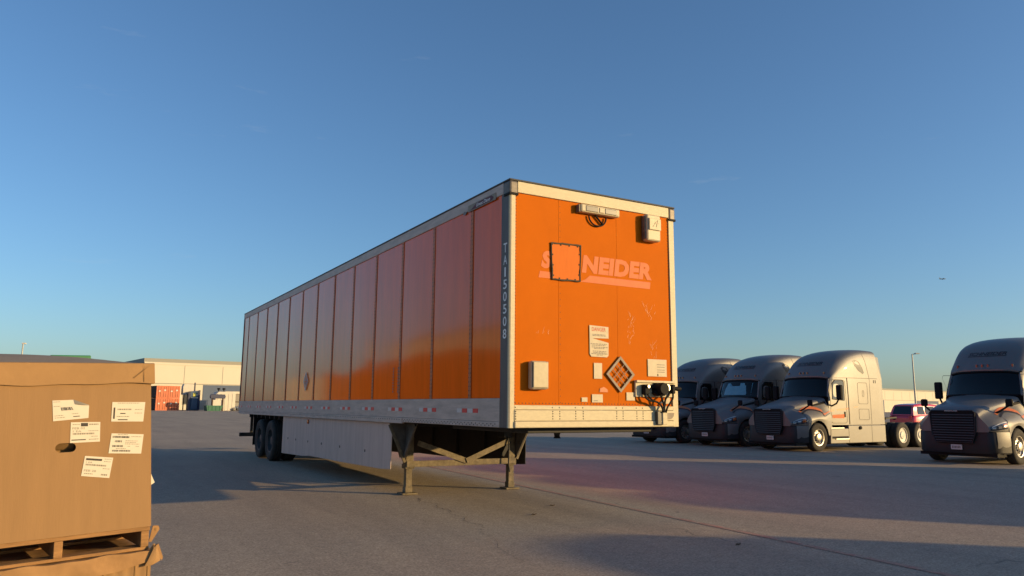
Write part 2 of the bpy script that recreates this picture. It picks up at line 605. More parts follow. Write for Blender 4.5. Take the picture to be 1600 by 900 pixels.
# front wall
for x0, x1 in ((0.075, 0.70), (0.703, 1.60), (1.603, 2.487)):
    rows = []
    bow = random.uniform(-0.0012, 0.0012)
    for a in range(7):
        rows.append([(x0 + (x1 - x0) * b / 6, 0.012 + bow * math.sin(math.pi * b / 6) * math.sin(math.pi * a / 6), 1.40 + (3.93 - 1.40) * a / 6) for b in range(7)])
    ob('front_panel', MB().grid(rows), 'paint_front', tr, smooth=True)
for k in range(64):
    z = 1.43 + k * 0.039
    rivet((0.092, 0.012, z), (0, -1, 0), 0.007)
    rivet((2.47, 0.012, z), (0, -1, 0), 0.007)
    if k % 2 == 0:
        rivet((0.725, 0.012, z), (0, -1, 0), 0.006)
for k in range(52):
    rivet((0.1 + k * 0.0465, 0.0, 3.955), (0, -1, 0), 0.007)
    rivet((0.1 + k * 0.0465, 0.012, 1.42), (0, -1, 0), 0.008)
ob('rear_wall', MB().box(0.02, W - 0.02, L - 0.06, L - 0.005, ZB + .05, 4.05), 'rail', tr)
# posts
pr = [(0.0, 0.2), (0.0, 0.06), (0.012, 0.022), (0.035, 0.004), (0.075, 0.0), (0.075, 0.03), (0.04, 0.04), (0.03, 0.2)]
side_f = [p for p in pr]
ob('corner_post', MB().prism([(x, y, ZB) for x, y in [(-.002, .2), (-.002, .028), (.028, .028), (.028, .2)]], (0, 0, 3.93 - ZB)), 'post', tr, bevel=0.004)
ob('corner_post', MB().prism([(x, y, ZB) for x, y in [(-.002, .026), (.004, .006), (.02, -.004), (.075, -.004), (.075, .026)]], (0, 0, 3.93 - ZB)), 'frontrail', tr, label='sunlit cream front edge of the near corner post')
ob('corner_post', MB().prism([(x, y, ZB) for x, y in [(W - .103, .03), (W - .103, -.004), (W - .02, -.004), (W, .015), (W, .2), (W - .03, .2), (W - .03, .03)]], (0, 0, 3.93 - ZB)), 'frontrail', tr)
ob('corner_post', MB().box(-.004, .07, L - .06, L, ZB, 4.05), 'post', tr, bevel=0.006)
ob('corner_post', MB().box(W - .07, W + .004, L - .06, L, ZB, 4.05), 'post', tr, bevel=0.006)
for k in range(60):
    rivet((-0.002, 0.185, 1.5 + k * 0.04), (-1, 0, 0), 0.006)
# corner castings
for x0, x1 in ((-0.012, 0.105), (W - 0.10, W + 0.012)):
    ob('corner_cap', MB().box(x0, x1, -0.014, 0.16, 3.90, 4.075), 'capmetal', tr, bevel=0.025)
    ob('corner_cap_band', MB().box(x0 - .004, x1 + .004, -0.018, 0.13, 3.895, 3.925), 'black', tr, bevel=0.004)
# top rails, roof
ob('top_rail', MB().box(-0.003, 0.03, 0.16, L, 3.935, 4.075), 'rail', tr, bevel=0.006)
ob('top_rail', MB().box(W - 0.03, W + 0.003, 0.16, L, 3.935, 4.075), 'rail', tr, bevel=0.006)
ob('front_top_rail', MB().box(0.105, W - 0.10, -0.006, 0.03, 3.935, 4.072), 'frontrail', tr, bevel=0.006)
ob('roof_sheet', MB().box(-0.012, W + 0.012, -0.012, L, 4.075, 4.098), 'roof', tr, bevel=0.01)
# bottom rails
ob('bottom_rail', MB().box(-0.006, 0.03, 0.2, L - .06, 1.205, ZP - .002), 'rail', tr, bevel=0.004)
ob('bottom_rail_flange', MB().box(-0.016, 0.03, 3.2, L - .06, ZB - .02, 1.203), 'rail', tr, bevel=0.004)
ob('bottom_rail_flange', MB().box(-0.008, 0.03, 0.2, 3.197, ZB, 1.203), 'rail', tr, bevel=0.004)
ob('bottom_rail', MB().box(W - 0.03, W + 0.006, 0.2, L - .06, ZB, ZP - .002), 'rail', tr, bevel=0.004)
for k in range(150):
    y = 0.3 + k * 0.1
    rivet((-0.016 if y > 3.2 else -0.008, y, 1.175), (-1, 0, 0), 0.010)
    if y < 3.2:
        rivet((-0.008, y + .05, 1.155), (-1, 0, 0), 0.010)
# front bottom rail in three steps
ob('front_bottom_rail', MB().box(0.075, W - 0.1, -0.004, 0.03, 1.345, 1.398), 'frontrail', tr, bevel=0.006)
ob('front_bottom_rail', MB().box(0.075, W - 0.1, -0.014, 0.03, 1.215, 1.342), 'frontrail', tr, bevel=0.008)
ob('front_bottom_rail', MB().box(0.075, W - 0.1, -0.026, 0.03, 1.137, 1.212), 'frontrail', tr, bevel=0.012)
for x in (0.09, 0.6, 0.7, 0.93, 1.04, 1.55, 1.65, 1.87, 1.97):
    for z in (1.24, 1.27, 1.30, 1.325):
        rivet((x, -0.014, z), (0, -1, 0), 0.009)
    rivet((x, -0.004, 1.372), (0, -1, 0), 0.009)
ob('floor_underframe', MB().box(0.03, W - 0.03, 0.03, L - .06, ZB - .01, ZB + 0.06), 'chassis', tr)
for k in range(30):
    ob('cross_member', MB().box(0.09, W - 0.09, 0.9 + k * 0.5, 0.97 + k * 0.5, ZB - .11, ZB - .011), 'chassis', tr) if 6 < k < 29 else None
ob('coupler_plate', MB().box(0.35, W - 0.35, 0.15, 2.2, ZB - .07, ZB - .011), 'chassis', tr, bevel=0.01)
ob('king_pin', MB().lathe([(0, -.10), (.05, -.10), (.036, -.07), (.045, -.03), (.045, 0)], (W / 2, 0.95, ZB - .07), 16, 'z'), 'chassis', tr)
rv = ob('rivets', riv, 'rimdark', tr, kind='stuff', fix=False)
# reflective tape on the side rail
for k in range(13):
    yc = 1.02 + 1.24 * k
    for q in range(4):
        y = yc - 0.28 + q * 0.15
        ob('reflector_tape', MB().box(-0.0085, -0.0062, y, y + 0.135, 1.30, 1.352), 'red' if q % 2 == 0 else 'white', tr)
# badge
bd = ob('maker_badge', MB().prism([(-.004, y, z) for y, z in ((1.10, 3.912), (.335, 3.912), (.335, 4.0), (1.10, 4.0))], (-0.006, 0, 0)), 'placard', tr)
ob('badge_field', MB().prism([(-.0102, y, z) for y, z in ((1.02, 3.925), (.43, 3.925), (.39, 3.955), (.45, 3.99), (.85, 3.99))], (-0.002, 0, 0)), 'maroon', bd)
v, f = text2d('Great Dane', 0.01, 0.3)
ob('badge_script', MB().add([(-.0135, .86 - x * .38, 3.935 + y * .045) for x, y in v], f), 'letter', bd, fix=False)
ob('tail_mark', MB().prism([(-.003, y, z) for y, z in ((1.18, 3.90), (1.14, 3.93), (1.22, 3.95), (1.26, 3.91))], (-0.003, 0, 0)), 'capmetal', tr)
# trailer number
for i, ch in enumerate('TA150508'):
    v, f = text2d(ch, 0.012)
    wd = 0.035 if ch == '1' else 0.085
    z1 = 3.315 - i * 0.1475
    ob('number_character', MB().add([(-.0045, .095 + wd / 2 - x * wd, z1 - .115 + y * .115) for x, y in v], f), 'letter', tr, fix=False)
# small vertical lettering and side placard holder
for y in (3.66, 3.46):
    mbk = MB()
    for k in range(9):
        z = 1.58 + k * 0.045
        mbk.poly([(-.0, y, z), (-.0, y - .03, z), (-.0, y - .03, z + .03), (-.0, y, z + .03)])
    ob('vertical_lettering', mbk, 'greyprint', tr, fix=False)


def placard(cx, cz, hw, hh, depth, plane, parent):
    def P(a, b, d):
        return (cx + a, -d, cz + b) if plane == 'front' else (-d, cx - a, cz + b)
    fr = MB()
    c = [(0, hh), (hw, 0), (0, -hh), (-hw, 0)]
    for i in range(4):
        a, b = c[i], c[(i + 1) % 4]
        k = 0.80 if i else 0.70
        fr.prism([P(a[0], a[1], 0.002), P(b[0], b[1], 0.002), P(b[0] * .82, b[1] * .82, 0.002), P(a[0] * .82, a[1] * .82, 0.002)], Vector(P(0, 0, depth)) - Vector(P(0, 0, 0)))
    pm = 'placard' if plane == 'front' else 'white'
    h = ob('placard_holder', fr, pm, parent)
    for i in (-1, 1):
        for sgn in (1, -1):
            t = i * 0.133
            if sgn == 1:
                a = (t * hw * 1 - hw * .4 * 1, t * hh + hh * .4); b = (t * hw + hw * .4, t * hh - hh * .4)
                a = (hw * (t - .4), hh * (t + .4)); b = (hw * (t + .4), hh * (t - .4))
            else:
                a = (hw * (t - .4), hh * (-t - .4)); b = (hw * (t + .4), hh * (-t + .4))
            ob('lattice_bar', MB().bar(P(a[0], a[1], depth * .7), P(b[0], b[1], depth * .7), 0.009, 0.006), pm, h)
    return h


placard(1.62, 1.792, 0.225, 0.228, 0.016, 'front', tr)
placard(8.78, 1.88, 0.17, 0.2, 0.010, 'side', tr)

# faded lettering and bar on the front wall, patch over the second and third letters
FY = 0.0095
v, f = text2d('S', 0.06, 0.18)
ob('faded_letter', MB().add([(0.447 + x * .16, FY, 3.046 + y * .219) for x, y in v], f), 'ghost', tr, fix=False)
v, f = text2d('NEIDER', 0.06, 0.12, 1.06)
ob('faded_lettering', MB().add([(1.05 + x * 1.13, FY, 3.046 + y * .225) for x, y in v], f), 'ghost', tr, fix=False)
ob('faded_bar', MB().poly([(0.41, FY, 2.926), (0.60, FY, 2.926), (0.60, FY, 3.005), (0.43, FY, 3.005)]), 'ghost', tr, fix=False)
ob('faded_bar', MB().poly([(1.02, FY, 2.926), (2.145, FY, 2.926), (2.158, FY, 3.016), (1.17, FY, 3.016), (1.10, FY, 2.96)]), 'ghost', tr, fix=False)
pp = [(0.585, 3.37), (1.026, 3.38), (1.012, 2.925), (0.604, 2.92)]
pc = ob('patch_panel', MB().prism([(x, 0.004, z) for x, z in pp], (0, -0.006, 0)), 'patch', tr)
for i in range(4):
    a, b = pp[i], pp[(i + 1) % 4]
    ob('mastic_bead', MB().tube([(a[0] + (b[0] - a[0]) * k / 8 + random.uniform(-.004, .004), -0.002, a[1] + (b[1] - a[1]) * k / 8 + random.uniform(-.004, .004)) for k in range(9)], [random.uniform(.008, .014) for _ in range(9)], 6), 'mastic', pc, smooth=True)
for i in range(13):
    t = i / 13 * 4
    a, b = pp[int(t)], pp[(int(t) + 1) % 4]
    q = t - int(t)
    x, z = a[0] + (b[0] - a[0]) * q, a[1] + (b[1] - a[1]) * q
    x += (0.806 - x) * .07; z += (3.15 - z) * .07
    ob('patch_fixing', MB().box(x - .009, x + .009, -.009, -.002, z - .01, z + .01), 'mastic', pc, bevel=.003)

# stickers
def sticker(name, x0, x1, z0, z1, ma='sticker', y=0.004):
    return ob(name, MB().box(x0, x1, y - .003, y, z0, z1), ma, tr)


dg = ob('danger_notice', MB().prism([(x, .005, z) for x, z in ((1.154, 2.389), (1.448, 2.38), (1.448, 2.235), (1.20, 2.228), (1.448, 2.18), (1.445, 2.02), (1.42, 1.997), (1.18, 2.0), (1.156, 2.03))], (0, -.004, 0)), 'sticker', tr)
v, f = text2d('DANGER', 0.02)
ob('danger_lettering', MB().add([(1.19 + x * .215, 0.0003, 2.318 + y * .05) for x, y in v], f), 'redprint', dg, fix=False)
for z, a, b in ((2.272, 1.20, 1.40), (2.258, 1.2, 1.41), (2.155, 1.17, 1.42), (2.138, 1.19, 1.40), (2.115, 1.19, 1.43), (2.10, 1.22, 1.38), (2.065, 1.20, 1.41), (2.047, 1.21, 1.41), (2.033, 1.18, 1.43), (2.018, 1.26, 1.35)):
    mbk = MB()
    x = a
    while x < b:
        e = x + random.uniform(.015, .045)
        mbk.poly([(x, .0003, z), (min(e, b), .0003, z), (min(e, b), .0003, z + .009), (x, .0003, z + .009)])
        x = e + .008
    ob('notice_line', mbk, 'greyprint', dg, fix=False)
sticker('vertical_sticker', 1.217, 1.342, 1.729, 1.923)
st = sticker('document_sticker', 2.077, 2.395, 1.78, 2.002)
for z in (1.93, 1.90, 1.862, 1.835):
    ob('sticker_line', MB().box(2.23, 2.36, .0002, .001, z, z + .008), 'greyprint', st)
ob('sticker_mark', MB().box(2.235, 2.25, .0002, .001, 1.785, 1.815), 'black', st)
sticker('small_sticker', 1.03, 1.115, 1.444, 1.497)
s2 = sticker('small_sticker', 1.184, 1.348, 1.438, 1.537)
ob('sticker_line', MB().box(1.21, 1.27, .0002, .001, 1.455, 1.463), 'greyprint', s2)
sticker('small_sticker', 1.721, 1.853, 1.467, 1.569)
ob('torn_sticker', MB().prism([(x, .005, z) for x, z in ((2.27, 1.44), (2.31, 1.475), (2.38, 1.49), (2.40, 1.52), (2.44, 1.51), (2.445, 1.435), (2.36, 1.43))], (0, -.002, 0)), 'sticker', tr)
ob('worn_decal', MB().prism([(x, .006, z) for x, z in ((1.30, 1.565), (1.43, 1.565), (1.425, 1.6), (1.37, 1.63), (1.31, 1.61))], (0, -.001, 0)), M['strip'], tr)
# scratches
sc = MB()
for (x, z, dx, dz, n_) in ((1.75, 2.18, .12, .42, 26), (2.02, 2.5, .2, .22, 16), (2.15, 2.2, .12, -.2, 8), (0.36, 2.24, .2, .02, 6)):
    for k in range(n_):
        a = x + random.uniform(0, dx); b = z + random.uniform(0, 1) * dz
        ln = random.uniform(.02, .10); an = random.uniform(.6, 2.3)
        wd = random.uniform(.0006, .002)
        x2, z2 = a + math.cos(an) * ln, b + math.sin(an) * ln
        px, pz = -math.sin(an) * wd, math.cos(an) * wd
        sc.poly([(a - px, 0.0098, b - pz), (x2 - px * .3, 0.0098, z2 - pz * .3), (x2 + px * .3, 0.0098, z2 + pz * .3), (a + px, 0.0098, b + pz)])
ob('scratch_marks', sc, 'scratch', tr, kind='stuff', fix=False)

# marker lamp bar with hose loop, ventilator box, document box
lb = ob('marker_lamp_bar', MB().box(0.99, 1.60, -0.075, 0.01, 3.805, 3.912), 'plastic', tr, bevel=0.02)
for x0, x1 in ((1.06, 1.25), (1.36, 1.54)):
    ob('lamp_lens', MB().box(x0, x1, -0.081, -0.07, 3.823, 3.893), 'lensgrey', lb, bevel=0.006)
ob('lamp_centre', MB().box(1.27, 1.34, -0.083, -0.07, 3.825, 3.89), 'plastic', lb, bevel=0.006)
ob('lamp_end', MB().box(0.962, 0.99, -0.06, 0.01, 3.80, 3.905), 'capmetal', lb, bevel=0.01)
ob('hose_loop', MB().tube([(1.285 + .135 * math.cos(t), -.012, 3.785 + .12 * math.sin(t)) for t in [math.pi * (1.0 + k / 16) for k in range(17)]], 0.011, 8), 'black', tr, smooth=True)
ob('hose_stub', MB().bar((1.25, -.012, 3.80), (1.36, -.012, 3.70), .03, .014), 'black', tr, bevel=.004)
ub = ob('ventilator_box', MB().box(2.03, 2.262, -0.10, 0.01, 3.555, 3.915), 'plastic', tr, bevel=0.022)
ob('box_lid', MB().box(2.055, 2.255, -0.118, -0.098, 3.70, 3.86), 'plastic', ub, bevel=0.008)
ob('box_hinge', MB().box(2.014, 2.03, -0.07, 0.0, 3.58, 3.89), 'capmetal', ub, bevel=0.005)
mbk = MB()
for k in range(4):
    mbk.bar((2.11 + k * .03, -.1195, 3.74 + (k % 2) * .05), (2.16 + k * .018, -.1195, 3.80 + (k % 3) * .02), .006, .002)
ob('box_scribble', mbk, 'capmetal', ub)
db = ob('document_box', MB().box(0.262, 0.494, -0.085, 0.01, 1.58, 1.912), 'plastic', tr, bevel=0.025)
ob('box_lid', MB().box(0.278, 0.484, -0.10, -0.084, 1.60, 1.90), 'plastic', db, bevel=0.012)
ob('box_gasket', MB().box(0.27, 0.49, -0.088, -0.0835, 1.592, 1.906), 'capmetal', db)
# nose box with connectors and hoses
nb = ob('connector_plate', MB().box(1.85, 2.50, -0.022, 0.008, 1.515, 1.725), 'frontrail', tr, bevel=0.006)
ob('plate_lip', MB().box(1.85, 2.50, -0.05, -0.02, 1.695, 1.725), 'frontrail', nb, bevel=0.006)
ob('air_coupling', MB().box(1.94, 2.02, -0.10, -0.02, 1.545, 1.672), 'black', nb, bevel=0.012)
ob('coupling_disc', MB().lathe([(0, -.03), (.02, -.03), (.02, 0)], (1.985, -0.095, 1.645), 12), 'chrome', nb)
ob('electric_socket', MB().lathe([(0, -.16), (.07, -.16), (.078, -.13), (.078, -.03), (.09, -.02), (.09, 0)], (2.2, -0.02, 1.62), 20), 'black', nb, smooth=True)
ob('socket_boot', MB().prism([(2.09, -.03, 1.565), (2.14, -.03, 1.53), (2.28, -.03, 1.53), (2.26, -.03, 1.60), (2.13, -.03, 1.60)], (0, -.07, 0)), 'black', nb, bevel=.01)
ob('coupling_disc', MB().lathe([(0, -.07), (.045, -.07), (.05, -.05), (.05, 0)], (2.325, -0.02, 1.635), 16), 'chrome', nb, smooth=True)
ob('air_coupling', MB().box(2.40, 2.45, -0.10, -0.02, 1.56, 1.68), 'black', nb, bevel=0.012)
ob('air_coupling', MB().tube([(2.44, -.07, 1.63), (2.50, -.075, 1.625), (2.55, -.08, 1.625)], [.02, .03, .026], 10), 'black', nb, smooth=True)
ob('link_bar', MB().tube([(2.02, -.06, 1.64), (2.06, -.07, 1.655), (2.10, -.06, 1.63), (2.13, -.05, 1.64)], .016, 8), 'black', nb, smooth=True)
for pts in ([(1.96, -.07, 1.545), (1.97, -.08, 1.50), (2.04, -.085, 1.465), (2.13, -.085, 1.455), (2.20, -.085, 1.42), (2.235, -.085, 1.36), (2.24, -.08, 1.32)],
            [(2.0, -.07, 1.545), (2.07, -.09, 1.47), (2.14, -.095, 1.45), (2.21, -.095, 1.40), (2.245, -.09, 1.33)],
            [(2.43, -.07, 1.56), (2.41, -.085, 1.50), (2.36, -.09, 1.44), (2.31, -.09, 1.38), (2.29, -.085, 1.32)],
            [(2.38, -.06, 1.57), (2.33, -.09, 1.53), (2.28, -.095, 1.49), (2.265, -.09, 1.40), (2.265, -.085, 1.32)],
            [(2.20, -.1, 1.53), (2.225, -.10, 1.47), (2.25, -.095, 1.40), (2.255, -.09, 1.32)]):
    ob('hose', MB().tube(resample(pts, 4), .0125, 8), 'black', tr, smooth=True)
hb = ob('hose_trunk', MB().box(2.165, 2.235, -.07, -.015, 1.165, 1.335), 'lensgrey', tr, bevel=.006)
ob('hose_trunk_cover', MB().box(2.237, 2.315, -.085, -.015, 1.168, 1.333), 'frontrail', hb, bevel=.008)
ob('pocket_plate', MB().prism([(x, -.015, z) for x, z in ((2.33, 1.315), (2.49, 1.315), (2.48, 1.27), (2.44, 1.235), (2.38, 1.228), (2.33, 1.228))], (0, -.004, 0)), 'placard', tr)

# landing gear
LG = 3.82
for x in (0.365, 2.225):
    sgn = 1 if x < 1 else -1
    lg = ob('landing_leg', MB().box(x - .065, x + .065, LG - .065, LG + .065, 0.44, ZB - .01), 'gear', tr, bevel=.008)
    ob('leg_tube', MB().box(x - .05, x + .05, LG - .05, LG + .05, 0.03, 0.439), 'gear', lg, bevel=.006)
    ob('leg_collar', MB().box(x - .078, x + .078, LG - .078, LG + .078, 0.40, 0.47), 'gear', lg, bevel=.006)
    ob('foot_socket', MB().box(x - .06, x + .06, LG - .06, LG + .06, 0.032, 0.12), 'gear', lg, bevel=.006)
    ob('foot_plate', MB().box(x - .13, x + .13, LG - .12, LG + .12, 0.004, 0.03), 'gear', lg, bevel=.006)
    # outrigger gusset along the rail and across
    ob('gusset_plate', MB().prism([(x - sgn * .072, LG - .52, ZB - .03), (x - sgn * .072, LG + .52, ZB - .03), (x - sgn * .072, LG + .07, .60), (x - sgn * .072, LG - .07, .60)], (-sgn * .012, 0, 0)), 'gusset', lg)
    for yy in (-.50, .50):
        ob('gusset_brace', MB().bar((x - sgn * .10, LG + yy, ZB - .05), (x - sgn * .10, LG + yy * .13, .58), .05, .035, (1, 0, 0)), 'gusset', lg, bevel=.004)
    ob('mounting_wing', MB().prism([(x - sgn * .07, LG - .067, ZB - .03), (x - sgn * .36, LG - .067, ZB - .03), (x - sgn * .085, LG - .067, .52)], (0, .012, 0)), 'gusset', lg)
    ob('wing_brace', MB().bar((x - sgn * .36, LG - .075, ZB - .05), (x - sgn * .09, LG - .075, .50), .045, .03, (0, 1, 0)), 'gear', lg, bevel=.004)
ob('cross_bar', MB().box(0.30, 2.29, LG - .105, LG - .08, 0.425, 0.52), 'gear', tr, bevel=.006)
ob('diagonal_brace', MB().bar((1.33, LG - .12, .50), (0.47, LG - .12, .80), .085, .016, (0, 1, 0)), 'gear', tr)
ob('diagonal_brace', MB().bar((1.33, LG - .138, .50), (2.12, LG - .138, .81), .085, .016, (0, 1, 0)), 'gear', tr)
ob('gear_box', MB().box(2.02, 2.19, LG - .16, LG + .1, .86, 1.08), 'chassis', tr, bevel=.02)
ob('crank_handle', MB().tube([(2.10, LG - .14, .92), (2.09, LG - .2, .70), (2.085, LG - .2, .42), (2.11, LG - .2, .30)], .013, 8), 'chassis', tr, smooth=True)
ob('leg_strut', MB().bar((2.16, LG - .1, .80), (2.02, LG - .1, .56), .06, .03, (0, 1, 0)), 'chassis', tr)
# skirts
for x in (0.055, 2.51):
    pts = [(3.77, ZB - .025), (3.79, .40), (4.2, .375), (6.5, .345), (8.4, .335), (9.0, .30), (10.85, .26), (10.85, ZB - .025)]
    sk = ob('side_skirt', MB().prism([(x, y, z) for y, z in pts], (0.012, 0, 0)), 'skirt' if x < 1 else 'chassis', tr, bevel=.003)  # far skirt coloured black to stand in for the shade under the trailer
    if x < 1:
        for y in (5.0, 6.4, 7.6, 8.6, 9.6, 10.3):
            ob('skirt_bolt', MB().lathe([(.0, -.008), (.02, -.006), (.026, 0)], (x, y, .62), 10, 'x'), 'rimdark', sk)
        ml = ob('marker_lamp', MB().lathe([(0, -.03), (.04, -.026), (.048, 0)], (x, 8.62, 1.03), 14, 'x'), 'amber', sk, smooth=True)
    else:
        for y in (5.2, 6.4, 7.6, 8.8, 10.0):
            ob('skirt_rib', MB().box(x - .05, x - .002, y, y + .06, .45, ZB - .03), 'chassis', sk)
# bogie
TY = (12.07, 13.315)
tyre_prof = [(.29, -.125), (.33, -.14), (.42, -.15), (.475, -.138), (.497, -.115), (.508, -.085), (.508, -.075), (.495, -.072), (.495, -.062), (.509, -.06), (.51, -.02), (.497, -.016), (.497, -.006), (.51, 0), (.51, .03), (.497, .034), (.497, .044), (.509, .048), (.508, .09), (.497, .115), (.475, .138), (.42, .15), (.33, .14), (.29, .125)]
for y in TY:
    for x in (0.17, 0.50, W - .50, W - .17):
        tb = MB().lathe([(r * .985, h) for r, h in tyre_prof], (x, y, .50), 40, 'x')
        wh = ob('wheel', tb, 'tyre', tr, smooth=True)
        if x in (0.17, W - .17):
            s_ = -1 if x < 1 else 1
            ob('rim', MB().lathe([(.295, .13 * s_), (.275, .125 * s_), (.262, .05 * s_), (.22, -.01 * s_), (.15, .0), (.11, .01 * s_), (.10, .09 * s_), (0, .10 * s_)], (x, y, .50), 32, 'x'), 'rimdark', wh, smooth=True)
    ob('axle', MB().tube([(0.3, y, .5), (W - .3, y, .5)], .065, 12), 'chassis', tr, smooth=True)
    ob('suspension_hanger', MB().box(.55, .68, y - .35, y + .35, .55, ZB - .02), 'chassis', tr)
    ob('suspension_hanger', MB().box(W - .68, W - .55, y - .35, y + .35, .55, ZB - .02), 'chassis', tr)
for x in (.03, W - .68):
    ob('mud_flap', MB().box(x, x + .65, 14.05, 14.07, .30, ZB - .06), 'black', tr)
rb = ob('rear_bumper', MB().box(.05, W - .05, L - .14, L - .02, .45, .56), 'chassis', tr, bevel=.01)
for x in (.35, W - .42):
    ob('bumper_upright', MB().box(x, x + .07, L - .12, L - .04, .561, ZB), 'chassis', rb)
ob('air_tank', MB().tube([(.9, 11.0, .85), (1.8, 11.0, .85)], .13, 16), 'chassis', tr, smooth=True)

# ------------------------------------------------------------------ cardboard boxes on pallets, left foreground
BC = Vector((-3.919, -2.953, 0.725))
BR = (0, rad(-1.9), rad(9.9))


def stack_root(name, label, cat):
    o = bpy.data.objects.new(name, None)
    COL.objects.link(o)
    o.location = BC
    o.rotation_euler = BR
    o['label'] = label
    o['category'] = cat
    return o


BW, BD = 1.12, 0.98
up_ = stack_root('cardboard_box', 'tall lidded cardboard box with white shipping labels, on top of the stack', 'box')


def panel_hole(x0, x1, z0, z1, y, th, hx0, hx1, hz0, hz1):
    bm = bmesh.new()

    def loop(pts):
        vs = [bm.verts.new((p[0], y, p[1])) for p in pts]
        return [bm.edges.new((vs[i], vs[(i + 1) % len(vs)])) for i in range(len(vs))]
    r = (hz1 - hz0) / 2
    cz = (hz0 + hz1) / 2
    hole = []
    for k in range(9):
        t = -math.pi / 2 + math.pi * k / 8
        hole.append((hx1 - r + r * math.cos(t), cz + r * math.sin(t)))
    for k in range(9):
        t = math.pi / 2 + math.pi * k / 8
        hole.append((hx0 + r + r * math.cos(t), cz + r * math.sin(t)))
    e = loop([(x0, z0), (x1, z0), (x1, z1), (x0, z1)]) + loop(hole)
    bmesh.ops.triangle_fill(bm, edges=e, use_beauty=True)
    g = bmesh.ops.extrude_face_region(bm, geom=list(bm.faces))
    bmesh.ops.translate(bm, verts=[q for q in g['geom'] if isinstance(q, bmesh.types.BMVert)], vec=(0, th, 0))
    bmesh.ops.recalc_face_normals(bm, faces=bm.faces)
    me = bpy.data.meshes.new('front_wall')
    bm.to_mesh(me)
    bm.free()
    return me


me = panel_hole(-BW, -0.0, 0, 0.80, 0, .008, -.457, -.363, .420, .466)
o = bpy.data.objects.new('front_wall', me)
COL.objects.link(o); me.materials.append(M['card']); o.parent = up_
ob('side_wall', MB().box(-.008, -.0005, .0085, BD, 0, .80), 'card', up_)
ob('side_wall', MB().box(-BW, -BW + .008, .0085, BD, 0, .80), 'card', up_)
ob('back_wall', MB().box(-BW + .0085, -.0085, BD - .008, BD, 0, .80), 'card', up_)
ob('bottom', MB().box(-BW + .0085, -.0085, .009, BD - .009, 0.002, .01), 'card', up_)
ob('handle_flap', MB().add([(-.457, .012, .47), (-.365, .012, .466), (-.367, .06, .428), (-.455, .06, .432)], [(0, 1, 2, 3)]), 'card_dark', up_, fix=False)
ob('inner_liner', MB().box(-.6, -.25, .075, .08, .1, .7), 'card_dark', up_)
# lid: wavy front flap, rounded corner, bulging top coloured greyer for the grazing skylight
rows = []
for a in range(7):
    v_ = a / 6
    row = []
    for b in range(29):
        u_ = b / 28
        x = -BW - .02 + (BW + .035) * u_
        lowz = .767 + .004 * math.sin(u_ * 9) + .003 * math.sin(u_ * 23)
        z = lowz + (.876 - lowz) * v_
        row.append((x, -.014 - .006 * (1 - v_) * (0.5 + 0.5 * math.sin(u_ * 7 + 1)), z))
    rows.append(row)
rows.append([(p[0], p[1] + .01, p[2] + .004) for p in rows[-1]])
lid = ob('lid', MB().grid(rows), 'card_lid', up_, smooth=True)
ob('lid_side', MB().box(.008, .014, -.012, BD + .01, .765, .876), 'card_lid', lid)
rows = []
for a in range(11):
    row = []
    for b in range(15):
        u_, v_ = b / 14, a / 10
        h = .035 * math.sin(math.pi * min(1, v_ * 1.15) * .8) * (.25 + .75 * math.sin(math.pi * min(1, (1 - u_) * 1.4) * .62))
        row.append((-BW - .02 + (BW + .034) * u_, -.004 + (BD + .012) * v_, .879 + h + .11 * v_ * (1 - u_ ** 8) * .55))
    rows.append(row)
ob('lid_top', MB().grid(rows), 'card_top', lid, smooth=True)
ob('lid_fold', MB().prism([(-.005, -.0215, .872), (-.095, -.0215, .80), (-.090, -.0215, .797)], (0, -.001, 0)), 'card_dark', lid)
ob('lid_fold', MB().prism([(-.040, -.0213, .872), (-.043, -.0213, .775), (-.0395, -.0213, .775)], (0, -.001, 0)), 'card_dark', lid)
ob('strap', MB().box(-.36, -.14, .80, .84, .932, .958), 'green', lid, bevel=.006)


# paper labels on the front, drawn with print
def label(pts, rows_, curl=None):
    mb_ = MB().prism([(x, -.0012, z) for x, z in pts], (0, -.0012, 0))
    lo = ob('label', mb_, 'paper', up_)
    (ax, az), (bx, bz), (cx_, cz_), (dx, dz) = pts[0], pts[1], pts[-2], pts[-1]

    def P(u, v):
        x = (ax * (1 - u) + bx * u) * (1 - v) + (dx * (1 - u) + cx_ * u) * v
        z = (az * (1 - u) + bz * u) * (1 - v) + (dz * (1 - u) + cz_ * u) * v
        return (x, -.0030, z)
    for kind_, u0_, u1_, v0_, v1_ in rows_:
        k = MB()
        if kind_ == 'bars':
            u = u0_
            while u < u1_:
                e = u + random.choice((.006, .012, .02))
                k.poly([P(u, v0_), P(min(e, u1_), v0_), P(min(e, u1_), v1_), P(u, v1_)])
                u = e + random.choice((.006, .01, .016))
            ob('barcode', k, 'ink', lo, fix=False)
        elif kind_ == 'block':
            k.poly([P(u0_, v0_), P(u1_, v0_), P(u1_, v1_), P(u0_, v1_)])
            ob('print_block', k, 'ink', lo, fix=False)
        elif kind_ == 'words':
            u = u0_
            while u < u1_:
                e = u + random.uniform(.02, .07)
                k.poly([P(u, v0_), P(min(e, u1_), v0_), P(min(e, u1_), v1_), P(u, v1_)])
                u = e + .015
            ob('print_line', k, 'ink2', lo, fix=False)
        else:
            v_, f_ = text2d(kind_, 0.005)
            k.add([P(u0_ + (u1_ - u0_) * x, v1_ + (v0_ - v1_) * y) for x, y in v_], f_)
            ob('print_text', k, 'ink2', lo, fix=False)
    return lo


